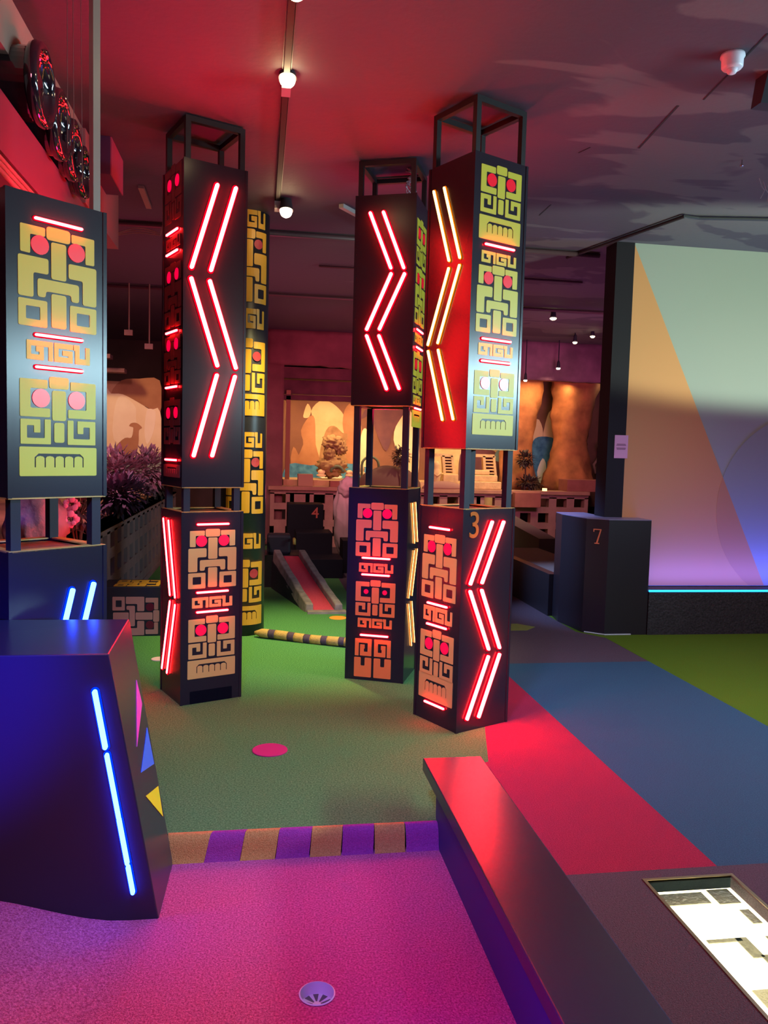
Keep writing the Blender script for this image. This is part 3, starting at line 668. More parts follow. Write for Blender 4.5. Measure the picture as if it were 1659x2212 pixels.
# notice
A = ony(1342, 965, PY - .015); nw = .062; nh = .10
no = thing('paper_notice', 'pink paper notice stuck on the black edge of the painted panel', 'notice', (A.x, PY - .012, A.z - nh))
bm = B(); bx(bm, A.x - nw, A.x + nw, PY - .0135, PY - .0115, A.z - nh, A.z + nh); fin(bm, 'paper_sheet', mat('pink_paper', (.75, .38, .62), rough=.7), no)
INK = mat('ink', (.25, .10, .20), rough=.8)
bm = B()
for zz, ww in ((.012, .045), (.022, .04), (-.012, .043), (-.022, .04)): bx(bm, A.x - ww, A.x + ww, PY - .0145, PY - .0135, A.z + zz - .003, A.z + zz + .003)
fin(bm, 'printed_lines', INK, no)
# box 7
b7 = thing('number_block', 'black chamfered block with orange number 7 in front of the painted panel', 'block', (3, 6.7, 0))
pts = [(2.715, 6.85), (2.765, 6.42), (2.915, 6.30), (3.295, 6.30), (3.295, 6.545), (3.02, 6.545), (3.02, 7.09), (2.75, 7.09)]
bm = B(); prism(bm, [[(x, y, 0) for x, y in pts]], (0, 0, .982)); fin(bm, 'block_body', mat('block_black', (.022, .018, .024), rough=.36, spec=.6), b7)
bm = B(); prism(bm, [[(x, y, .982) for x, y in pts]], (0, 0, .006)); fin(bm, 'block_lid', mat('lid_grey', (.25, .22, .35), rough=.35), b7)
bm = B(); path(bm, [(2.78, 6.405, .006), (2.915, 6.29, .006), (3.15, 6.29, .006)], .006, 6); fin(bm, 'base_trim', mat('pale_trim', (.6, .7, .65), rough=.4), b7)
d7 = V((2.915 - 2.765, 6.30 - 6.42, 0)).normalized(); n7 = V((d7.y, -d7.x, 0)); c7 = V((2.84, 6.36, zat(Face((2.765, 6.42), math.atan2(d7.y, d7.x), .19), 1284, 1158)))
ORL = mat('orange_letter', (.75, .22, .10), rough=.45, emit=(1, .2, .08), es=.05)
bm = B()
def glyph7(c, u, n, s, root, m):
    bm = B(); up = UP
    def P(x, y): return c + u * x * s + up * y * s + n * .002
    for L in ([(-.5, .92), (.5, .92), (.5, .80), (-.5, .80)], [(-.5, .82), (-.38, .82), (-.38, .55), (-.5, .55)], [(.36, .82), (.5, .82), (.08, -.85), (-.12, -.85)], [(-.3, -.82), (.3, -.82), (.3, -.95), (-.3, -.95)]):
        prism(bm, [[P(*p) for p in L]], n * .004)
    return fin(bm, 'number', m, root)
tag(glyph7(c7, d7, n7, .068, b7, ORL), 'orange serif number 7', None)
# low wall running back
lw = thing('border_wall', 'low dark border wall running back from the number 7 block', 'low wall', (2.8, 8.5, 0))
zt7 = onx(1209, 1250, 2.71).z; zt6 = onx(1106, 1202, 2.71).z
bm = B(); bx(bm, 2.71, 2.80, 7.10, 12.0, 0, zt7); fin(bm, 'wall_body', BLACK, lw)
bm = B(); bx(bm, 2.80, 3.35, 7.15, 9.2, 0, zt7 - .004); fin(bm, 'wall_shelf', mat('taupe_top', (.22, .15, .13), rough=.8), lw)
# grey angled block
A = ony(1112, 1180, 10.6)
bl = B(); hull8(bl, [(3.55, 12.0, 0), (3.62, 9.9, 0), (3.86, 9.9, 0), (3.86, 12.0, 0), (3.55, 12.0, .62), (3.62, 9.9, .43), (3.86, 9.9, .43), (3.86, 12.0, .62)])
tag(fin(bl, 'sloping_block', mat('warm_grey', (.16, .12, .12), rough=.8), None), 'grey block with a sloping top on the green turf at the far right', 'block')
A = onz(1165, 1207, zt7); bm = B(); path(bm, [(2.84, 9.5, .40), (3.0, 9.52, .41), (3.15, 9.55, .40)], [.03, .045, .03], 8)
tag(fin(bm, 'bumper_log', mat('yellow_bumper', (.5, .33, .08), rough=.8), None, smooth=True), 'short yellow rolled bumper lying on the far low wall', 'bumper')

# ================================================================== STRIPED ROLL, RAMP, BLACK BLOCKS
ro = thing('striped_bumper_roll', 'yellow and brown striped rolled turf bumper crossing the green turf', 'bumper', (.3, 6.2, 0))
A, Bq = V((-.02, 6.36, .035)), V((.80, 5.93, .035))
YB = carpet('ochre_turf', (.50, .27, .06), (.70, .42, .12)); DB = carpet('dark_purple_turf', (.09, .05, .07), (.13, .08, .10))
def rp(t): return A.lerp(Bq, t) + V((0, 0, .004 * math.sin(9 * t)))
stops = [0, .14, .2, .32, .38, .47, .53, .63, .685, .79, .84, .95, 1.0]
for i, (s0, s1) in enumerate(zip(stops, stops[1:])):
    bm = B(); path(bm, [rp(s0 + (s1 - s0) * k / 4) for k in range(5)], [.036 * (.35 + .65 * min(1, (s0 + (s1 - s0) * k / 4) / .07)) for k in range(5)], 14)
    fin(bm, 'stripe', YB if i % 2 == 0 else DB, ro, smooth=True)
# ramp (positions measured on the ground)
rm = thing('putting_ramp', 'steep red carpeted putting ramp with grey stone rails', 'ramp', (.4, 8, 0))
f0, f1 = onz(676, 1331), onz(726, 1325)
dirb = V((-.17, .98, 0)).normalized(); sd_ = V((dirb.y, -dirb.x, 0))
# foot and head lines
foot = onz(700, 1322); foot.z = 0
L_ = 1.55; H_ = .66
head = ony(625, 1205, foot.y + 1.30)
def rpnt(t, s, h=0):
    p = foot.lerp(head, t); zz = head.z * (t ** 1.05 if t < .9 else t ** 1.05)
    return V((p.x + s, p.y, zz + h))
STN = mat('stone_rail', (.27, .20, .17), rough=.85, vary=.25, vscale=14, bump=.4, bscale=30)
bm = B(); n = 14; hw = .095
for i in range(n):
    t0, t1 = i / n, (i + 1) / n
    hull8(bm, [rpnt(t0, -hw, -.02), rpnt(t0, hw, -.02), rpnt(t1, hw, -.02), rpnt(t1, -hw, -.02), rpnt(t0, -hw, .02), rpnt(t0, hw, .02), rpnt(t1, hw, .02), rpnt(t1, -hw, .02)])
fin(bm, 'ramp_carpet', carpet('ramp_red', (.62, .05, .08), (.80, .09, .12)), rm)
for sgn in (-1, 1):
    bm = B(); cp_ = []
    for i in range(n + 1):
        t = i / n; j = .003 * math.sin(i * 2.1 + sgn)
        hh = .075 + .005 * math.sin(i * 1.3)
        if t > .88: hh += .02
        cp_.append((rpnt(t, sgn * (hw + .005), -.05), rpnt(t, sgn * (hw + .085 + j), -.05), rpnt(t, sgn * (hw + .075 + j), hh), rpnt(t, sgn * (hw + .005), hh)))
    cp_ = [[bm.verts.new(q_) for q_ in c] for c in cp_]
    for a, b in zip(cp_, cp_[1:]):
        for k in range(4): bm.faces.new((a[k], a[(k + 1) % 4], b[(k + 1) % 4], b[k]))
    bm.faces.new(cp_[0]); bm.faces.new(cp_[-1][::-1])
    fin(bm, 'side_rail', STN, rm, bev=.01)
bm = B(); bx(bm, foot.x - .16, foot.x + .2, foot.y - .10, foot.y + .02, 0, .02); fin(bm, 'foot_stone', STN, rm)
bm = B(); prism(bm, [[(foot.x - .17, foot.y, 0), (head.x - .19, head.y, 0), (head.x - .19, head.y, head.z - .03), ]], (.02, 0, 0)); fin(bm, 'side_skirt', mat('ramp_skirt', (.02, .018, .022), rough=.6), rm)
# machine/gantry behind ramp head
gt = thing('ramp_tower', 'black tower with curved yellow handles behind the red ramp', 'obstacle', (head.x - .2, head.y + .15, 0))
bm = B(); bx(bm, head.x - .62, head.x + .15, head.y + .05, head.y + .55, 0, head.z + .02); fin(bm, 'tower_body', BLACK, gt)
bm = B(); bx(bm, head.x - .24, head.x + .02, head.y + .1, head.y + .35, head.z + .02, head.z + .24); fin(bm, 'tower_cap', mat('cap_dark', (.02, .014, .025), rough=.6), gt, bev=.03)
YM = mat('yellow_handle', (.55, .40, .08), rough=.4)
for s in (-1, 1):
    bm = B(); x = head.x - .11 + s * .16; path(bm, [(x, head.y + .05, head.z + .20), (x - .02, head.y - .02, head.z + .2), (x - .06, head.y - .05, head.z + .14), (x - .08, head.y - .05, head.z + .05)] if s < 0 else [(x, head.y + .05, head.z + .20), (x, head.y - .02, head.z + .2), (x, head.y - .04, head.z + .15)], .018, 8); fin(bm, 'handle', YM, gt, smooth=True)
BK = mat('block_dark', (.010, .007, .012), rough=.7, spec=.2)
def pbox(name, lab, x0, x1, yt, yb, Y, dep, z0=0, m=BK, cat='block', group=None):
    a = ony(x0, yt, Y); b = ony(x1, yb, Y); bm = B(); bx(bm, a.x, b.x, Y, Y + dep, z0, a.z)
    o = fin(bm, name, m, None, bev=.006); tag(o, lab, cat, group); return o, a, b
b4 = thing('number_block', 'tall black block with red number 4 behind the red ramp', 'block', (.7, 10.5, 0))
a = ony(622, 1089, 10.3); b = ony(699, 1100, 10.3)
bm = B(); bx(bm, a.x, b.x, 10.3, 10.75, 0, a.z); fin(bm, 'block_body', BK, b4, bev=.006)
c4 = ony(681, 1109, 10.3)
tag(text('4', .20, c4 + V((0, -.003, 0)), V((1, 0, 0)), UP, V((0, -1, 0)), mat('dim_red_letter', (.45, .08, .06), rough=.5, emit=(1, .1, .08), es=.04), 'number', b4), 'dull red number 4', None)
pbox('step_block', 'black block stepping down beside the number 4 block', 640, 716, 1151, 1262, 9.75, .5)
pbox('step_block', 'lower black block with a slanted top right of the red ramp', 664, 740, 1208, 1265, 9.3, .55)
pbox('step_block', 'small black block at the foot of the pale boulder', 741, 765, 1168, 1215, 9.7, .4)
# lying box with emblems
lb = thing('lying_emblem_box', 'black box lying on the turf with maze face emblem on front and top', 'box', (-.85, 6.6, 0))
bm = B(); bx(bm, -1.225, -.42, 6.43, 6.80, 0, .392); fin(bm, 'box_body', mat('box_navy', (.02, .018, .03), rough=.45), lb, bev=.004)
SALM = mat('salmon_vinyl', (.60, .24, .20), rough=.5)
loops, H, eyes, nm = MOT['face1']
xr = ony(344, 1330, 6.43).x; xlft = ony(243, 1330, 6.43).x; zt_ = ony(300, 1289, 6.43).z; zb_ = ony(300, 1372, 6.43).z
def lyf(x, y): return V((xr - (y / H) * (xr - xlft), 6.4285, zt_ - x * (zt_ - zb_)))
bm = B()
for ls in loops: prism(bm, [[lyf(*p) for p in l] for l in ls], (0, -.002, 0))
fin(bm, 'tall_face_emblem', SALM, lb)
for ex, ey, r in eyes:
    c = lyf(ex, ey); bm = B(); prism(bm, [[c + V((.032 * math.cos(2 * PI * i / 18), 0, .032 * math.sin(2 * PI * i / 18))) for i in range(18)]], (0, -.003, 0)); fin(bm, 'eye', EYED, lb)
bm = B()
for ls in loops: prism(bm, [[V((xr - (y / H) * (xr - xlft), 6.46 + x * .30, .3925)) for x, y in l] for l in ls], (0, 0, .002))
fin(bm, 'top_face_emblem', YOR, lb)

# ================================================================== BREEZE BLOCK WALLS
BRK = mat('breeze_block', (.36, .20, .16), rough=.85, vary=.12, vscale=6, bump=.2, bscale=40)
BRKP = mat('breeze_block_painted_shade', (.26, .15, .15), rough=.85, vary=.12, vscale=6, bump=.2, bscale=40)  # darker copy of the block colour, the side wall's shade put in
CAP = mat('cap_stone', (.42, .22, .14), rough=.8, vary=.15, vscale=5)
def breeze(root, x0, x1, Y, z0, z1, rows, cols, m, axis='x', t=.14, solid=()):
    """perforated wall in one mesh with square holes"""
    bm = B(); rh = (z1 - z0) / rows; cw_ = (x1 - x0) / cols
    P = (lambda a, y0, y1, z: None)
    def blk(a0, a1, c0, c1):
        if axis == 'x': bx(bm, a0, a1, Y, Y + t, c0, c1)
        else: bx(bm, Y - t, Y, a0, a1, c0, c1)
    hb, vb = .38, .42
    for r in range(rows):
        zb = z0 + r * rh; blk(x0, x1, zb, zb + rh * hb)
        for c in range(cols + 1):
            xc = x0 + c * cw_; blk(max(x0, xc - cw_ * vb / 2), min(x1, xc + cw_ * vb / 2), zb + rh * hb, zb + rh)
            if c < cols and (r, c) in solid: blk(xc, xc + cw_, zb + rh * hb, zb + rh)
    blk(x0, x1, z1 - .02, z1 + .03)
    return fin(bm, 'block_wall', m, root)
YB_ = 12.4
bw = thing('breeze_block_wall', 'long perforated breeze block wall across the back', 'wall', (2, YB_, 0))
x0b, x1b = ony(583, 1100, YB_).x, 5.35
breeze(bw, x0b, x1b, YB_, .06, .84, 3, 17, BRK, solid={(0, 0), (2, 1), (1, 9), (2, 10), (0, 12)})
bm = B(); bx(bm, x0b, x1b, YB_ - .02, YB_ + .16, 0, .06); bx(bm, x0b, x1b, YB_ - .02, YB_ + .16, .86, .88); fin(bm, 'base_course', BRK, bw)
bm = B(); bx(bm, x0b - .03, x1b, YB_ - .06, YB_ + .34, .885, .94); fin(bm, 'cap_ledge', CAP, bw)
lwl = thing('breeze_block_wall', 'perforated breeze block wall receding along the left side', 'wall', (-1.24, 8, 0))
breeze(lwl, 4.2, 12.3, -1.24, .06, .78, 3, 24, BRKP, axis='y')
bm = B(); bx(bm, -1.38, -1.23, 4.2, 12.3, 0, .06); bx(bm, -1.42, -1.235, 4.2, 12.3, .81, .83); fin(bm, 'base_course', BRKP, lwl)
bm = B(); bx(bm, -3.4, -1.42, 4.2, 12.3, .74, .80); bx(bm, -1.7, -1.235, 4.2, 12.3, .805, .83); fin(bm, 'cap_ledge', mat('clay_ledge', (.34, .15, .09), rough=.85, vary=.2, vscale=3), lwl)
# ================================================================== FACADE AND CAVES
ROCK = mat('rock_maroon', (.20, .075, .075), rough=.9, vary=.25, vscale=2.5, bump=.5, bscale=8)
ROCKP = mat('rock_purple', (.21, .09, .14), rough=.9, vary=.3, vscale=3, bump=.6, bscale=9)
def rocky(name, lab, x0, x1, z0, z1, Y, dep, m, nx=24, nz=10, amp=.05, seed=1, cat='rock'):
    bm = B(); g = []
    for j in range(nz + 1):
        row = []
        for i in range(nx + 1):
            x = x0 + (x1 - x0) * i / nx; z = z0 + (z1 - z0) * j / nz; n = noise.noise(V((x * 2.2, z * 3, seed)))
            ed = noise.noise(V((x * 4, seed, 1))) * .05 if j == 0 else 0
            row.append(bm.verts.new((x, Y + n * amp, z + ed)))
        g.append(row)
    fr_ = []
    for j in range(nz):
        for i in range(nx): fr_.append(bm.faces.new((g[j][i], g[j][i + 1], g[j + 1][i + 1], g[j + 1][i])))
    bmesh.ops.solidify(bm, geom=fr_, thickness=dep) if False else None
    r = bmesh.ops.extrude_face_region(bm, geom=fr_)
    for v in r['geom']:
        if isinstance(v, bmesh.types.BMVert): v.co.y = Y + dep
    o = fin(bm, name, m, None, smooth=True); return tag(o, lab, cat)
xj0, xj1 = ony(588, 900, 12.55).x, ony(615, 900, 12.55).x
rocky('rock_frieze', 'dull maroon rock frieze over the cave painting left of centre', xj0 - .1, 3.4, 2.82, CEIL, 12.5, .25, ROCK, 40, 8, seed=2)
rocky('rock_frieze', 'purple rock frieze over the orange rock pillars at the right', 3.4, 6.6, 2.74, CEIL, 12.45, .25, ROCKP, 30, 8, seed=5)
rocky('rock_jamb', 'narrow rock jamb at the left edge of the cave opening', xj0 - .12, xj1 - .02, 0, 2.86, 12.5, .3, ROCK, 5, 24, .03, seed=7)
# timber slatted lintels inside opening
WD = mat('dark_timber', (.12, .04, .045), rough=.8, vary=.3, vscale=4)
for k, (z0, z1, Y) in enumerate(((2.63, 2.80, 12.70), (2.40, 2.62, 12.95), (2.30, 2.38, 12.85))):
    bm = B(); bx(bm, xj1 - .05, 3.3, Y, Y + .12, z0, z1); bx(bm, xj1 - .05, 3.3, Y - .02, Y + .1, z1 - .02, z1)
    tag(fin(bm, 'timber_lintel', WD, None), ('top', 'middle', 'lowest thin')[k] + ' dark timber lintel above the cave painting', 'lintel')
bm = B(); bx(bm, xj1 + .03, xj1 + .10, 12.85, 12.95, .94, 2.45); tag(fin(bm, 'timber_post', mat('ochre_timber', (.35, .17, .08), rough=.7), None), 'thin ochre timber post beside the cave painting', 'post')
MY = 13.9
def mural(name, label, polys, bx0, bx1, z0, z1, back, Y=MY, loc=None):
    r = thing(name, label, 'mural', ((bx0 + bx1) / 2, Y, z0))
    bm = B(); bx(bm, bx0, bx1, Y, Y + .06, z0, z1); fin(bm, 'mural_board', back, r)
    for k, (nm_, m, pts) in enumerate(polys):
        off = .002 + .0015 * k
        L = [ony(x, y, Y - off) for x, y in pts]; L = [tuple(p) for p in L]
        bm = B(); L2_ = []
        n = len(L)
        for i in range(n):   # smooth the outline
            p0, p1, p2, p3 = V(L[i - 1]), V(L[i]), V(L[(i + 1) % n]), V(L[(i + 2) % n])
            for t in (0, .33, .66):
                L2_.append(.5 * ((2 * p1) + (-p0 + p2) * t + (2 * p0 - 5 * p1 + 4 * p2 - p3) * t * t + (-p0 + 3 * p1 - 3 * p2 + p3) * t ** 3))
        prism(bm, [L2_], (0, -.0012, 0)); fin(bm, nm_, m, r)
    return r
def pm(n, a, b, s=3): return mat(n, a, rough=.85, vary=.3, vscale=s, col2=b)
SKY = pm('paint_sand_sky', (.52, .32, .15), (.72, .50, .26), 2); DK = pm('paint_dark_cave', (.10, .035, .05), (.17, .06, .06)); RU = pm('paint_rust', (.30, .12, .05), (.44, .20, .09), 2.5)
WA = pm('paint_water', (.02, .12, .24), (.08, .28, .46), 9); WH = pm('paint_foam', (.65, .7, .6), (.8, .8, .7)); BEI = pm('paint_beige_rock', (.70, .50, .26), (.86, .68, .42), 2); GRB = pm('paint_green', (.14, .16, .08), (.22, .25, .12), 8)
BRO = pm('paint_brown', (.24, .12, .05), (.38, .2, .09), 9)
mural('cave_mural', 'cave mural with a pale arch, rocks and blue water behind the black blocks', [
    ('painted_sky', SKY, [(672, 1005), (668, 960), (680, 915), (672, 888), (690, 867), (712, 868), (733, 884), (745, 905), (752, 960), (762, 1008)]),
    ('painted_sunlit_edge', RU, [(640, 1003), (655, 960), (650, 930), (668, 900), (680, 905), (682, 960), (690, 1004)]),
    ('painted_sky_gap', SKY, [(655, 898), (664, 872), (672, 885), (668, 900), (660, 903)]),
    ('painted_cliff', RU, [(738, 1008), (744, 950), (740, 915), (745, 885), (760, 872), (778, 905), (785, 1010)]),
    ('painted_cliff_dark', BRO, [(690, 985), (704, 930), (722, 920), (740, 935), (752, 940), (744, 975), (752, 1010), (700, 1012)]),
    ('painted_sunset', RU, [(628, 1003), (634, 965), (648, 990), (652, 1005)]),
    ('painted_water', WA, [(622, 1042), (626, 1002), (670, 1005), (720, 1002), (790, 1006), (800, 1042)]),
    ('painted_foam', WH, [(690, 1030), (715, 1022), (740, 1030), (720, 1036)]),
    ('painted_light_fan', BEI, [(872, 1010), (850, 950), (862, 905), (880, 885), (896, 905), (905, 960), (902, 1030), (885, 1035)]),
    ('painted_dark_rock', DK, [(780, 905), (800, 875), (850, 880), (875, 885), (850, 930), (835, 975), (815, 940), (800, 900)]),
    ('painted_light_gap', BEI, [(776, 1000), (780, 940), (790, 925), (800, 950), (802, 1005)]),
], ony(600, 900, MY).x, ony(925, 900, MY).x, .6, 2.9, pm('mural_cave_base', (.13, .05, .035), (.24, .10, .05), 1.5))
SF = pm('paint_stone', (.52, .33, .14), (.70, .50, .24), 5)
mural('stone_mural', 'warm stone wall painting seen between the posts of column 3', [
    ('painted_orange_rock', RU, [(920, 1040), (920, 1010), (940, 1018), (935, 1045)]),
    ('painted_dark_gap', DK, [(990, 1020), (1000, 970), (1040, 968), (1078, 985), (1085, 1060), (1000, 1060)]),
    ('painted_pool', pm('paint_pool', (.15, .28, .28), (.25, .38, .36), 6), [(1072, 975), (1090, 972), (1092, 996), (1070, 995)]),
], ony(925, 900, MY).x, ony(1118, 900, MY).x, .6, 2.9, SF)
mural('waterfall_mural', 'blue waterfall painting between two orange rock pillars', [
    ('painted_rock_tip', BEI, [(1148, 950), (1160, 905), (1172, 925), (1170, 955)]), ('painted_rock_tip', BEI, [(1173, 950), (1182, 900), (1192, 890), (1199, 940), (1195, 960)]),
    ('painted_waterfall', WA, [(1150, 985), (1152, 952), (1170, 943), (1200, 950), (1200, 985), (1190, 1030), (1165, 1040), (1154, 1015)]),
    ('painted_foam', WH, [(1160, 1020), (1172, 990), (1180, 1010), (1168, 1045)]),
], ony(1105, 900, MY).x, ony(1420, 900, MY).x, .6, 2.9, pm('mural_dark_base', (.12, .05, .035), (.22, .10, .06), 2))
mural('rock_animal_mural', 'mural of pale rocks and a long-necked brown creature behind the left shrubs', [
    ('painted_cloud', RU, [(240, 850), (262, 822), (300, 818), (345, 822), (346, 890), (300, 870), (262, 862)]),
    ('painted_slab', BEI, [(228, 960), (230, 845), (240, 850), (266, 852), (300, 870), (325, 885), (346, 890), (346, 1000), (228, 1000)]),
    ('painted_column', pm('paint_pale', (.75, .58, .36), (.9, .75, .5), 2), [(246, 950), (248, 880), (262, 855), (290, 875), (294, 900), (290, 960)]),
    ('painted_stone', pm('paint_pale2', (.78, .62, .40), (.88, .72, .5), 2), [(316, 890), (322, 883), (336, 890), (332, 930), (318, 960), (312, 930)]),
    ('painted_creature', RU, [(228, 1000), (240, 985), (252, 962), (270, 946), (284, 945), (288, 925), (284, 922), (279, 920), (284, 914), (296, 914), (307, 924), (300, 930), (299, 960), (290, 985), (262, 998), (250, 990)]),
    ('painted_ground', pm('paint_teal', (.16, .20, .18), (.3, .3, .2), 9), [(228, 1030), (232, 990), (255, 1005), (300, 985), (346, 985), (346, 1045), (228, 1045)]),
], -3.4, -1.55, .75, 2.36, pm('mural_left_base', (.5, .26, .12), (.62, .36, .18), 2), Y=11.2)
# brick-like dark beams above left mural
sl_ = thing('slatted_canopy', 'dark slatted canopy above the creature mural', 'canopy', (-2.5, 10, 2.42))
for k, (z, xa) in enumerate(((2.42, -2.9), (2.56, -3.0), (2.70, -3.2), (2.9, -3.3))):
    bm = B(); bx(bm, xa - .5, -1.7 - .12 * k, 10.5 - k * .3, 10.7 - k * .3, z, z + .05); fin(bm, 'slat', WD, sl_)
for xh in (-3.3, -2.4):
    bm = B(); tube(bm, (xh, 9.7, 2.9), (xh, 9.7, CEIL), .008); tube(bm, (xh, 9.7, 2.92), (xh, 10.6, 2.44), .008); fin(bm, 'hanger', WD, sl_)
for px_, py_ in ((277, 718), (321, 748)):
    c = ony(px_, py_, 9.5); bm = B(); bx(bm, c.x - .045, c.x + .045, 9.5, 9.53, c.z - .03, c.z + .03); tube(bm, (c.x, 9.55, c.z), (c.x, 9.55, CEIL), .008)
    tag(fin(bm, 'ceiling_fitting', mat('dim_fitting', (.30, .14, .10), rough=.6), None), 'small square fitting on the dark ceiling, ' + ('higher left' if px_ < 300 else 'lower right') + ' one above the creature mural', 'fitting')
# rock pillars right
ORK = mat('orange_rock', (.40, .15, .05), rough=.85, vary=.45, vscale=3, bump=.7, bscale=6)
def pillar(lab, prof, Y, seed):
    """prof: list of (y pixel, x left, x right)"""
    bm = B(); rings = []; n = 22; rows = []
    for (ya, la, ra), (yb, lb_, rb) in zip(prof, prof[1:]):
        for k in range(5): t = k / 5; rows.append((ya + (yb - ya) * t, la + (lb_ - la) * t, ra + (rb - ra) * t))
    rows.append(prof[-1])
    for y, l, r in rows:
        a = ony(l, y, Y); b = ony(r, y, Y); c = (a + b) / 2; w = (b.x - a.x) / 2; ring_ = []
        for k in range(n):
            th = 2 * PI * k / n; nn = 1 + .20 * noise.noise(V((math.cos(th) * 2, math.sin(th) * 2, c.z * 3 + seed))) - .22 * abs(noise.noise(V((th * 2 + c.z * 2, c.z * 5, seed))))
            ring_.append(bm.verts.new((c.x + w * math.cos(th) * nn, Y + .2 + w * .8 * math.sin(th) * nn, c.z)))
        rings.append(ring_)
    for a, b in zip(rings, rings[1:]):
        for k in range(n): bm.faces.new((a[k], a[(k + 1) % n], b[(k + 1) % n], b[k]))
    bm.faces.new(rings[0]); bm.faces.new(rings[-1][::-1])
    return tag(fin(bm, 'rock_pillar', ORK, None, smooth=True), lab, 'rock')
pillar('wide orange rock pillar flaring at the top, nearest the painted panel', [(775, 1192, 1325), (800, 1194, 1318), (850, 1200, 1302), (900, 1202, 1286), (950, 1204, 1278), (1000, 1194, 1282), (1062, 1180, 1300)], 13.1, 3)
pillar('narrow orange rock pillar beside the right side of column 3', [(822, 1095, 1184), (870, 1098, 1176), (910, 1098, 1166), (960, 1090, 1156), (1062, 1080, 1160)], 13.1, 8)
# figure silhouettes beyond as dim statue
bm = B(); c = ony(1300, 1010, 13.5)
blob(bm, c + V((0, 0, .0)), (.10, .08, .34), 3, .15, seed=3); blob(bm, c + V((-.02, 0, .40)), (.09, .08, .10), 3, .1, seed=4); path(bm, [c + V((-.05, -.02, .22)), c + V((-.18, -.05, .05)), c + V((-.12, -.05, -.1))], .03, 8)
tag(fin(bm, 'small_statue', mat('statue_grey', (.28, .18, .12), rough=.8), None, smooth=True), 'small dim standing statue in the gap beside the black panel edge', 'statue')
# props on the back ledge
def pprop(name, lab, x0, x1, yt, yb, Y, dep, m, cat): return pbox(name, lab, x0, x1, yt, yb, Y, dep, .94, m, cat)
BRD = mat('brick_red', (.32, .11, .08), rough=.85, vary=.15, vscale=5)
pprop('brick_planter', 'red brick planter on the ledge left of the painted panel', 1226, 1308, 1036, 1062, 12.45, .4, BRD, 'planter')
o, a, b = pbox('brick_planter', 'red brick box hung on the breeze block wall under the dark shrub', 1113, 1168, 1064, 1096, 12.2, .18, ony(1113, 1096, 12.2).z, BRD, 'planter')
pprop('sand_block', 'pale sandstone block on the ledge below the cave mural', 644, 676, 1024, 1048, 12.5, .25, mat('sandstone', (.45, .28, .16), rough=.85), 'block')
pprop('brick_piece', 'short reddish brick on the ledge beside the sandstone block', 713, 748, 1039, 1048, 12.45, .2, BRD, 'brick')
for k, (px_, py_, s) in enumerate(((694, 1020, .05), (755, 1021, .045), (775, 1012, .08))):
    c = ony(px_, py_, 13.2); bm = B(); blob(bm, c, (s * 1.3, s, s), 2, .3, seed=k)
    blob(bm, c - UP * s, (s * 1.6, s, s * .5), 2, .2, seed=k + 5)
    tag(fin(bm, 'pond_rock', BEI, None, smooth=True), ('small pale rock in the painted water, left one', 'small pale rock in the painted water, right one', 'larger pale rock half behind the centre column post')[k], 'rock')
# low sand bank under them so they rest
bm = B(); bx(bm, xj1, 3.6, 12.75, MY - .01, .90, 1.03); tag(fin(bm, 'sand_bank', pm('sand', (.5, .3, .15), (.62, .42, .22), 5), None), 'flat sand bank behind the ledge below the cave mural', 'sand')
# sculpted rock head -> generic rocky mound with tree
bm = B(); c = ony(714, 1003, 13.3)
blob(bm, c + V((0, 0, -.05)), (.24, .16, .16), 4, .45, 3, 1); blob(bm, c + V((-.02, 0, .18)), (.10, .10, .14), 4, .3, 4, 2); blob(bm, c + V((.03, 0, .36)), (.16, .1, .12), 4, .5, 4, 3); blob(bm, c + V((.16, 0, .28)), (.10, .08, .12), 4, .5, 4, 6)
tag(fin(bm, 'craggy_rock', mat('craggy_brown', (.26, .14, .06), rough=.8, bump=.8, bscale=20), None, smooth=True), 'craggy brown rock sculpture rising from the painted water', 'rock')
bm = B(); c = ony(728, 1018, 13.15); path(bm, [c + V((math.cos(t) * .10, 0, math.sin(t) * .10 - .02)) for t in [PI * k / 10 for k in range(11)]], .028, 8)
tag(fin(bm, 'serpent_coil', mat('serpent_green', (.07, .09, .05), rough=.5), None, smooth=True), 'dark green serpent coil arching out of the painted water', 'sculpture')
bm = B(); c = ony(800, 1000, 13.0); path(bm, [V((c.x + .14, c.y, 1.0))] + [c + V((math.cos(t) * .14, 0, math.sin(t) * .14 - .04)) for t in [PI * k / 10 for k in range(11)]] + [V((c.x - .14, c.y, 1.0))], .022, 8)
tag(fin(bm, 'serpent_coil', mat('serpent_green2', (.10, .13, .07), rough=.5), None, smooth=True), 'green serpent coil seen between the centre column posts', 'sculpture')
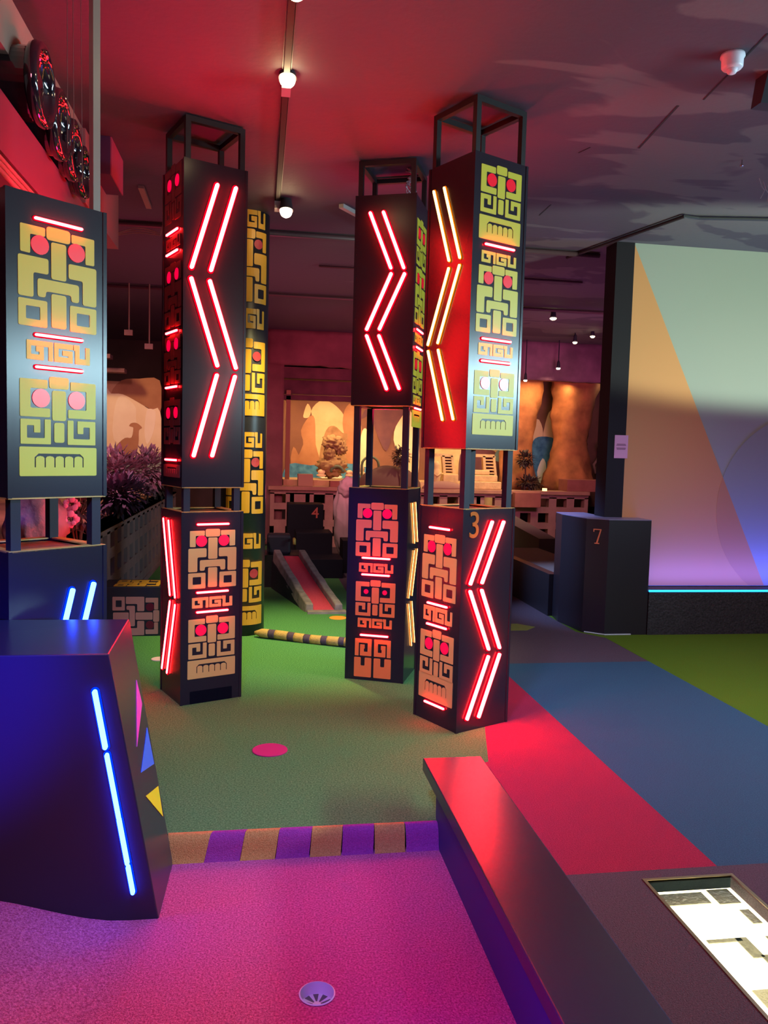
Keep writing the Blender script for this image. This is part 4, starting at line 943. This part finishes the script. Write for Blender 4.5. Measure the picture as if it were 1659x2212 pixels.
# mound
bm = B(); c = ony(845, 1050, 12.55); 
g = bmesh.ops.create_icosphere(bm, subdivisions=4, radius=1)
for v in g['verts']:
    nn = 1 + .06 * noise.noise(v.co * 2); v.co = V((c.x + v.co.x * .52 * nn, 12.75 + v.co.y * .2, .93 + max(0, v.co.z) * .36 * nn))
tag(fin(bm, 'earth_mound', mat('mound_brown', (.12, .06, .05), rough=.9), None, smooth=True), 'dark brown rounded mound seen between the centre column posts', 'mound')
LFD = mat('dark_leaves', (.06, .04, .035), rough=.6); LFP = mat('mauve_leaves', (.36, .17, .22), rough=.6, vary=.4, vscale=20); LFG = mat('green_leaves', (.10, .13, .06), rough=.6)
STM = mat('stem', (.08, .045, .03), rough=.8)
def bush(name, lab, c, s, n, L, m, stem=None, seed=1, cat='plant', droop=.0, base=None):
    random.seed(seed); r = thing(name, lab, cat, (c[0], c[1], base if base is not None else c[2] - s[2]))
    bm = B(); c = V(c)
    for i in range(n):
        d = V((random.gauss(0, 1), random.gauss(0, 1), random.gauss(0, 1))).normalized(); rr = random.uniform(.25, .95)
        p = c + V([d[k] * s[k] * rr for k in range(3)]); dd = (d + V((random.uniform(-.5, .5), random.uniform(-.5, .5), random.uniform(-.5, .3) - droop))).normalized()
        leaf(bm, p, dd, L * random.uniform(.6, 1.3), L * .22)
    fin(bm, 'foliage', m, r)
    bm = B(); b0 = V((c.x, c.y, base if base is not None else c.z - s[2]))
    path(bm, [b0, b0.lerp(c, .5) + V((.01, 0, 0)), c], .012, 6)
    for i in range(5):
        d = V((random.uniform(-1, 1), random.uniform(-1, 1), random.uniform(0, 1))).normalized(); path(bm, [c - UP * s[2] * .4, c + V([d[k] * s[k] * .7 for k in range(3)])], .006, 5)
    fin(bm, 'stems', STM, r); return r
c = ony(866, 986, 12.55); bush('leafy_bush', 'dark round bush in front of the glowing mural behind the centre column', c, (.15, .12, .15), 420, .075, LFD, seed=3, base=.94)
c = ony(1135, 992, 12.6); bush('topiary_tree', 'dark leafy ball tree on the ledge right of column 3', c, (.145, .12, .13), 420, .07, LFD, seed=4, base=.94)
c = ony(1143, 1043, 12.65); bush('leafy_bush', 'low dark foliage around the foot of the ball tree', c, (.24, .14, .09), 380, .08, LFD, seed=5, base=.94)
# stone model: statue, ladders, carved blocks
SFM = mat('sand_sculpt', (.60, .42, .20), rough=.8, vary=.15, vscale=8, bump=.8, bscale=30)
sx_ = thing('carved_temple', 'sand coloured carved stone steps and ladder arches seen below the upper box of column 3', 'model temple', (ony(1040, 1060, 12.6).x, 12.8, .94))
for nm_, x0, x1, yt, yb, Y, dep in (('carved_block', 1013, 1083, 1040, 1060, 12.55, .4), ('carved_block', 1013, 1075, 1026, 1041, 12.65, .35), ('slab', 1010, 1058, 1015, 1026, 12.8, .3), ('side_wall', 958, 990, 1024, 1046, 12.75, .3)):
    a = ony(x0, yt, Y); b = ony(x1, yb, Y); bm = B(); bx(bm, a.x, b.x, Y, Y + dep, b.z if nm_ != 'carved_block' or yb < 1050 else .94, a.z)
    fin(bm, nm_, SFM, sx_, bev=.015)
for x0, x1, yt, yb in ((955, 978, 984, 1022), (1043, 1068, 985, 1028)):
    a = ony(x0, yt, 12.95); b = ony(x1, yb, 12.95); bm = B(); w = b.x - a.x
    hull8(bm, [(a.x + .03, 12.95, b.z), (a.x + .075, 12.95, b.z), (a.x + .075, 13.05, b.z), (a.x + .03, 13.05, b.z), (a.x, 12.95, a.z), (a.x + .045, 12.95, a.z), (a.x + .045, 13.05, a.z), (a.x, 13.05, a.z)])
    hull8(bm, [(b.x, 12.95, b.z), (b.x + .045, 12.95, b.z), (b.x + .045, 13.05, b.z), (b.x, 13.05, b.z), (b.x - .04, 12.95, a.z), (b.x + .0, 12.95, a.z), (b.x, 13.05, a.z), (b.x - .04, 13.05, a.z)])
    for k in range(6): z = a.z - .01 - k * (a.z - b.z) / 6; bx(bm, a.x + .02, b.x + .01, 12.955, 13.04, z - .012, z + .012)
    bx(bm, a.x - .12, b.x - .01, 12.95, 13.05, a.z - .02, a.z + .03)
    fin(bm, 'ladder_arch', SFM, sx_)
    bm = B(); bx(bm, a.x + .03, b.x, 13.045, 13.06, b.z, a.z); fin(bm, 'recess_shade', DK, sx_)  # dark board behind the rungs stands for the shade inside the arch
bm = B(); c = ony(945, 1015, 12.7)
lathe(bm, (c.x, 12.75, 0), [(.075, .94), (.075, .965), (.045, .975), (.055, 1.06), (.075, 1.17), (.06, 1.23), (.045, 1.26), (.055, 1.31), (.04, 1.36), (.01, 1.38)], 16)
path(bm, [(c.x - .07, 12.72, 1.19), (c.x, 12.68, 1.14), (c.x + .06, 12.68, 1.2)], .018, 6)
tag(fin(bm, 'mummy_statue', SFM, None, smooth=True), 'small sand coloured wrapped statue standing left of the carved temple', 'statue')
bm = B(); c = ony(955, 1055, 12.5)
g = bmesh.ops.create_icosphere(bm, subdivisions=3, radius=1)
for v in g['verts']: v.co = V((c.x + v.co.x * .34, 12.48 + v.co.y * .1, .94 + max(0, v.co.z) * .13))
tag(fin(bm, 'rounded_ledge_stone', mat('rose_stone', (.30, .15, .12), rough=.8), None, smooth=True), 'long rounded rose stone on the ledge below the statue', 'stone')
# pale boulder / statue behind centre column
bm = B(); a = ony(745, 1105, 10.9); 
blob(bm, (a.x + .02, 11.1, .55), (.16, .14, .52), 4, .18, 2.2, 4); blob(bm, (a.x + .06, 11.05, 1.0), (.14, .13, .15), 4, .2, 2.5, 6)
for v in bm.verts: v.co.z = max(v.co.z, 0)
tag(fin(bm, 'pale_statue', mat('plaster', (.62, .50, .46), rough=.75, bump=.4, bscale=12), None, smooth=True), 'tall pale plaster figure of rock standing left of the centre column', 'statue')
for k, (px_, py_, s) in enumerate(((1425, 0, 0),)): pass
for k, (px_, py_) in enumerate(((1179, 1053), (1314, 1058))):
    c = ony(px_, py_, 12.4); bm = B(); bx(bm, c.x - .03, c.x + .03, 12.42, 12.48, .94, .985); tag(fin(bm, 'ledge_lamp', glow('ledge_lamp' + str(k), (1, .6, .22), 3), None), ('small glowing lamp on the ledge beside the low dark foliage', 'small glowing lamp on the ledge against the black panel edge')[k], 'lamp')
# left planter contents
c = onx(275, 1010, -1.75)
bush('shrub', 'mauve leafy shrub in front of the creature mural, left part', ony(255, 1022, 8.9), (.28, .25, .24), 900, .11, LFP, seed=11, base=.80)
bush('shrub', 'mauve leafy shrub in front of the creature mural, right part', ony(318, 1012, 9.8), (.24, .25, .26), 650, .10, LFP, seed=12, base=.80)
bush('shrub', 'dark purple low shrub hanging over the left planter wall', ony(255, 1066, 7.6), (.28, .3, .16), 800, .10, mat('purple_leaves', (.10, .05, .10), rough=.6), seed=13, base=.80)
bush('shrub', 'dark olive shrub at the end of the left planter', ony(338, 1045, 10.4), (.22, .2, .14), 400, .10, LFD, seed=14, base=.80)
PF = mat('pink_petals', (.85, .30, .55), rough=.6); 
for k, (px_, py_, s) in enumerate(((155, 1089, .050), (131, 1119, .045), (152, 1121, .055))):
    c = ony(px_, py_, 5.1); fl_ = thing('pink_flower', ('pink flower, topmost of three behind the far left column', 'pink flower, leftmost of three behind the far left column', 'pink flower, lowest right of three behind the far left column')[k], 'flower', (c.x, c.y, .80))
    bm = B(); random.seed(k)
    for i in range(9):
        a = 2 * PI * i / 9 + k; r = .35 if i % 2 else .5
        blob(bm, c + V((math.cos(a) * s * .62, -.012 * (i % 3), math.sin(a) * s * .62)), (s * r * .8, s * .10, s * r * .8), 2, .3, 3, i)
    fin(bm, 'petals', PF, fl_, smooth=True)
    bm = B(); path(bm, [c, c + V((.01, .05, -.12)), V((c.x + .02, c.y + .08, .80))], .006, 6); leaf(bm, c + V((0, .03, -.06)), V((.7, 0, -.3)).normalized(), .1, .03); leaf(bm, c + V((0, .03, -.08)), V((-.6, 0, -.5)).normalized(), .1, .03)
    fin(bm, 'flower_stem', LFD, fl_)
bush('shrub', 'dark flowering shrub behind the pink flowers', ony(172, 1098, 5.5), (.10, .1, .14), 160, .07, mat('teal_leaves', (.10, .07, .09), rough=.6), seed=17, base=.80)
bm = B(); c = ony(68, 1120, 5.0)
blob(bm, (c.x, 5.1, 1.0), (.17, .16, .28), 4, .25, 3, 5)
tag(fin(bm, 'lumpy_rock', mat('mauve_rock', (.34, .18, .22), rough=.9, bump=.9, bscale=25), None, smooth=True), 'lumpy mauve rock behind the far left column', 'rock')

# ================================================================== UPPER LEFT BULKHEAD WITH GLOSSY SPOOLS
xw = -1.02
DR = mat('dusty_rose', (.30, .20, .16), rough=.75)
bm = B(); bx(bm, -2.4, xw - .03, .2, 5.08, 3.10, CEIL); tag(struct(bm, 'wall_left.001', DR), 'rose painted bulkhead at the upper left', None)
bm = B(); bx(bm, -2.4, xw - .42, .2, 5.08, 2.5, 3.10); tag(struct(bm, 'wall_left.002', mat('niche_rose', (.22, .12, .11), rough=.6)), 'back of the bulkhead niche', None)
bh = thing('maroon_bulkhead', 'long maroon boxed shelf under the shiny black rings at the upper left', 'shelf', (xw, 2, 2.6))
bm = B(); bx(bm, xw - .40, xw + .01, .2, 5.08, 2.63, 2.862); fin(bm, 'shelf_box', mat('maroon_gloss', (.16, .02, .05), rough=.5), bh)
for k in range(3):
    bm = B(); tube(bm, (xw + .0, .2, 2.61 - k * .024), (xw + .0, 4.4, 2.61 - k * .024), .010); fin(bm, 'edge_pipe', mat('rose_pipe%d' % k, (.42, .12, .13), rough=.35), bh, smooth=True)
GB = mat('gloss_black', (.012, .010, .016), rough=.07, spec=.8, coat=1)
for k, (px_, py_, rr) in enumerate(((88, 185, .168), (127, 270, .155), (155, 325, .145), (176, 372, .13))):
    c = onx(px_, py_, xw + .06); Y, zc = c.y, c.z
    spn = thing('glossy_spool', ('glossy black ring, nearest of the row at the upper left', 'glossy black ring, second of the row at the upper left', 'glossy black ring, third of the row at the upper left', 'glossy black ring, farthest of the row at the upper left')[k], 'spool', (xw, Y, 2.862), 0, 'glossy black rings')
    def lathex(c, prof, n=36):
        bm = B(); rings = [[bm.verts.new(c + V((h, r * math.cos(2 * PI * i / n), r * math.sin(2 * PI * i / n)))) for i in range(n)] for r, h in prof]
        for a, b in zip(rings, rings[1:]):
            for q_ in range(n): bm.faces.new((a[q_], a[(q_ + 1) % n], b[(q_ + 1) % n], b[q_]))
        bm.faces.new(rings[0]); bm.faces.new(rings[-1][::-1]); return bm
    fin(lathex(c, [(rr * .88, -.30), (rr * .9, -.02)]), 'drum', GB, spn, smooth=False, bev=.01)
    fin(lathex(c, [(rr * .9, -.03), (rr, -.02), (rr * 1.04, 0), (rr, .025), (rr * .86, .03), (rr * .78, .01), (rr * .74, -.02), (rr * .3, .0), (rr * .02, .01)]), 'ring', GB, spn, smooth=True)
bm = B(); bx(bm, -1.28, xw + .05, 2.75, 3.15, 2.862, 3.30)
tag(fin(bm, 'grey_panel_post', mat('bluish_post', (.22, .22, .27), rough=.5), None), 'pale bluish post at the upper left photo corner', 'post')
hb = thing('ceiling_box', 'magenta sided box hung under the ceiling right of the beige pole', 'box', (-1.05, 5.3, 3.125))
bm = B(); bx(bm, -1.25, -.912, 5.12, 5.53, 3.125, CEIL); fin(bm, 'box_body', mat('violet_box', (.07, .02, .08), rough=.5), hb)
bm = B(); bx(bm, -.912, -.905, 5.12, 5.53, 3.125, CEIL - .002); fin(bm, 'side_board', mat('magenta_board', (.40, .05, .13), rough=.5), hb)
bm = B(); bx(bm, -1.6, -1.01, 4.9, 5.98, 2.885, 3.3); tag(fin(bm, 'hanging_board', mat('rose_board', (.34, .12, .13), rough=.6), None), 'rose boxed board below the magenta sided ceiling box', 'board')
for k, (x0, y0, x1, y1) in enumerate(((175, 275, 178, 400), (146, 240, 146, 320), (158, 255, 160, 330))):
    A = ony(x0, y0, 3.6); Bq = ony(x1, y1, 3.6); bm = B(); tube(bm, (A.x, 3.6, CEIL), Bq, .0015, 6)
    tag(fin(bm, 'hanging_wire', mat('wire_rose' + str(k), (.12, .05, .05), rough=.5), None), ('thin wire hanging left of the beige pole, rightmost', 'thin wire hanging left of the beige pole, leftmost', 'thin wire hanging left of the beige pole, middle')[k], 'wire')
bm = B(); A = onz(298, 400, CEIL); Bq = onz(316, 445, CEIL); prism(bm, [[A - UP * .02, A + V((.04, 0, -.02)), Bq + V((.04, 0, -.02)), Bq - UP * .02]], (0, 0, .02))
tag(fin(bm, 'metal_bracket', mat('dull_bracket', (.3, .16, .16), rough=.4), None), 'small slanted metal bracket left of the second column', 'bracket')
bm = B()
for k in range(3):
    P_ = [ony(250 + 12 * i, 505 - (12 - 3 * k) * math.sin(PI * i / 8) + 2 * k, 6.0) for i in range(9)]; path(bm, P_ + [V((P_[-1].x + .1, 6.0, CEIL))], .004, 5)
tag(fin(bm, 'slack_cable', mat('cable_rose', (.35, .15, .13), rough=.5), None), 'slack cables sagging between the far left and second columns', 'cable')

# ================================================================== LIGHTS
def aim(o, t):
    d = V(t) - o.location; o.rotation_euler = d.to_track_quat('-Z', 'Y').to_euler()
def spot(loc, tgt, col, power, angle=60, blend=.6, r=.03):
    l = bpy.data.lights.new('spot', 'SPOT'); l.color = col; l.energy = power; l.spot_size = D(angle); l.spot_blend = blend; l.shadow_soft_size = r
    o = bpy.data.objects.new('spot_light', l); C.objects.link(o); o.location = loc; aim(o, tgt); return o
def area(loc, tgt, col, power, sx, sy, spread=180):
    l = bpy.data.lights.new('area', 'AREA'); l.color = col; l.energy = power; l.shape = 'RECTANGLE'; l.size = sx; l.size_y = sy; l.spread = D(spread)
    o = bpy.data.objects.new('area_light', l); C.objects.link(o); o.location = loc; aim(o, tgt); return o
def point(loc, col, power, r=.05):
    l = bpy.data.lights.new('point', 'POINT'); l.color = col; l.energy = power; l.shadow_soft_size = r
    o = bpy.data.objects.new('point_light', l); C.objects.link(o); o.location = loc; return o
WARM = (1, .72, .42)
spot(S1 + V((0, -.02, -.07)), (.3, 5.0, 0), WARM, 30, 75, .8)
spot(S2 + V((0, -.02, -.07)), (.35, 6.2, 0), (1, .9, .36), 600, 60, .95)
spot(S0, (-.2, 3.0, 0), (1, .5, .5), 25, 70, .8)
# red uplights washing the ceiling
spot((.9, 5.9, 1.9), (.45, 4.3, CEIL), (1, .005, .08), 150, 120, 1, .2)
spot((-.5, 4.2, 1.4), (-.2, 3.0, CEIL), (1, .005, .12), 110, 100, 1, .2)
# blue, violet and pink fill floods, added with no fixture behind them
spot((-.35, .3, 1.25), (-1.02, 2.68, .72), (.004, .010, 1), 1300, 25, .9, .08)
spot((.05, 1.3, .5), (.76, 2.15, .03), (.03, .01, 1), 45, 80, .9, .1)
spot((-.2, 1.4, 2.9), (.2, 4.2, 0), (.03, .32, 1), 430, 62, .9, .2)
area((-.7, .2, 3.1), (-.2, 2.0, 0), (1, .30, .42), 42, .8, .8)
spot((.4, -.6, 3.1), (.25, 4.8, .55), (1, .68, .62), 150, 19, .9, .15)
# cool white lamp wall at the right side of the hall
area((5.3, 2.0, 2.32), (0, 3.4, 1.7), (.55, .88, 1), 90, 3.2, .26, 100)
area((3.6, 4.0, 3.25), (3.2, 4.2, 0), (.70, .70, 1), 34, 1, 1, 120)
spot((4.6, 1.8, 1.6), (2.6, 4.2, CEIL), (.55, .62, 1), 40, 80, 1, .3)  # added cool fill for the right part of the ceiling
spot((.9, 6.9, 3.0), (2.71, 7.1, .75), (.30, .50, 1), 650, 30, .9, .1)  # added blue spot for the sheen on the number block and low wall
spot((-.9, 2.4, 3.0), (.97, 4.25, .7), (1, .68, .55), 150, 20, .9, .1)  # added fill for the emblems on the right column's left face
area((-1.9, 7.0, 1.3), (-1.6, 7.6, CEIL), (1, .06, .16), 16, .6, .6)  # red fills, this and the next, added to lift the dark far ceiling
area((.35, 8.9, .9), (.4, 9.0, CEIL), (1, .10, .24), 30, .6, .6)
area((3.6, 8.2, 1.0), (3.4, 8.6, CEIL), (.75, .2, .75), 14, .5, .5)
# panel lighting
pw_ = spot((4.5, 3.6, 1.35), (4.55, 6.56, 3.12), (.80, 1, .76), 430, 40, .28, .10); pw_.scale = (3.2, 1, 1)
area((5.2, 6.36, .40), (5.2, 6.56, .95), (.10, .10, 1), 34, 4.0, .04)
spot((4.8, 3.0, 3.2), (4.4, 6.5, 1.0), (1, .55, .65), 80, 60, .9, .1)
# far warm lamps
def farlamp(px_, py_, Y, lab, s=.035, pw=20, tgt=None):
    c = ony(px_, py_, Y); r = thing('far_spotlight', lab, 'spotlight', (c.x, c.y, c.z), 0, 'far ceiling spotlights')
    bm = B(); lathe(bm, c, [(s * .8, .0), (s * .9, .02), (s * .7, .09), (s * .3, .12)], 16); tube(bm, c + UP * .1, (c.x, c.y, CEIL), .008); fin(bm, 'lamp_head', POST, r)
    bm = B(); lathe(bm, c - UP * .012, [(s * .6, -.012), (s, 0), (s, .012)], 16); fin(bm, 'bulb_face', BULBW, r, smooth=True)
    if pw: spot(c - UP * .03, tgt, WARM, pw, 80, .7, .04)
farlamp(1343, 690, 9.2, 'largest glowing spotlight beside the black panel edge', .06, 90, (4.0, 12.6, 1.2))
farlamp(1195, 687, 9.8, 'glowing spotlight to the left of the largest one', .04, 60, (3.2, 12.6, 1.0))
farlamp(1242, 739, 11.4, 'small glowing spotlight in the middle of the far lamps', .032, 0)
farlamp(1280, 726, 11.2, 'small glowing spotlight right of the middle far lamp', .032, 0)
farlamp(1206, 795, 12.2, 'small spotlight in front of the wide rock pillar', .032, 40, (3.9, 13.3, 1.0))
farlamp(1135, 821, 12.3, 'small spotlight above the narrow rock pillar', .028, 0)
c = ony(1320, 826, 13.0); bm = B(); bx(bm, c.x - .02, c.x + .14, 13.0, 13.05, c.z - .01, c.z + .02); bx(bm, c.x - .1, c.x + .02, 12.98, 13.03, c.z - .02, c.z + .01)
tag(fin(bm, 'strip_lamp', glow('strip_white', (1, .95, .85), 9), None), 'small bright strip lamp in the gap beside the black panel edge', 'lamp')
area((1.2, 9.2, 2.0), (1.6, 12.5, 2.3), (1, .14, .30), 20, 2, .5, 110)  # added magenta fill on the rock facade
area((4.2, 8.6, 2.2), (4.3, 12.5, 2.3), (.9, .25, .6), 22, 1, .5, 110)
area((1.3, 12.95, 2.28), (1.3, 13.9, 1.35), (1, .66, .30), 34, 2.2, .12, 150)
area((2.9, 12.95, 2.55), (2.8, 13.5, 1.2), (1, .72, .34), 42, 1.4, .12, 160)
area((4.4, 12.75, 2.70), (4.3, 13.4, 1.3), (1, .62, .28), 15, 1.6, .12, 160)
spot((3.6, 11.0, 3.2), (3.0, 12.7, 1.0), (1, .74, .40), 260, 70, .7, .1)
spot((-2.2, 8.6, 3.1), (-2.3, 11.2, 1.6), (1, .66, .34), 150, 75, .7, .1)
spot((.3, 8.4, 3.1), (.4, 11, .5), (1, .65, .6), 110, 90, .8, .1)
spot((-.7, 3.9, 2.9), (-1.45, 5.2, 1.0), (1, .5, .6), 40, 45, .8, .1)  # added pink fill for the flowers by the left planter
spot((1.7, 5.9, 2.6), (2.74, 6.62, .70), (.35, .55, 1), 60, 16, .9, .05)  # second blue spot added for the number block's sheen
spot((-1.6, 6.3, 3.0), (-1.8, 9.0, .9), (1, .45, .55), 330, 80, .8, .1)
# magenta/blue light hitting the centre column
spot((-.15, 3.3, 1.9), (.56, 5.15, .9), (.12, .01, 1), 160, 24, .9, .03)
spot((.2, 2.2, 3.0), (.9, 4.3, .7), (1, .6, .6), 60, 34, .8, .05)
spot((.1, 2.0, 3.0), (-.2, 4.7, .65), (1, .6, .65), 60, 34, .8, .05)
w = bpy.data.worlds.new('World'); bpy.context.scene.world = w; w.use_nodes = True
w.node_tree.nodes['Background'].inputs[0].default_value = (.35, .12, .5, 1); w.node_tree.nodes['Background'].inputs[1].default_value = .05
s = bpy.context.scene
s.view_settings.view_transform = 'Standard'; s.view_settings.look = 'None'; s.view_settings.gamma = 1; s.view_settings.exposure = 0
s.view_settings.use_curve_mapping = False
s.cycles.use_denoising = True; s.cycles.max_bounces = 5; s.cycles.use_adaptive_sampling = True; s.cycles.adaptive_threshold = .02; s.cycles.use_light_tree = True; s.cycles.sample_clamp_indirect = 4
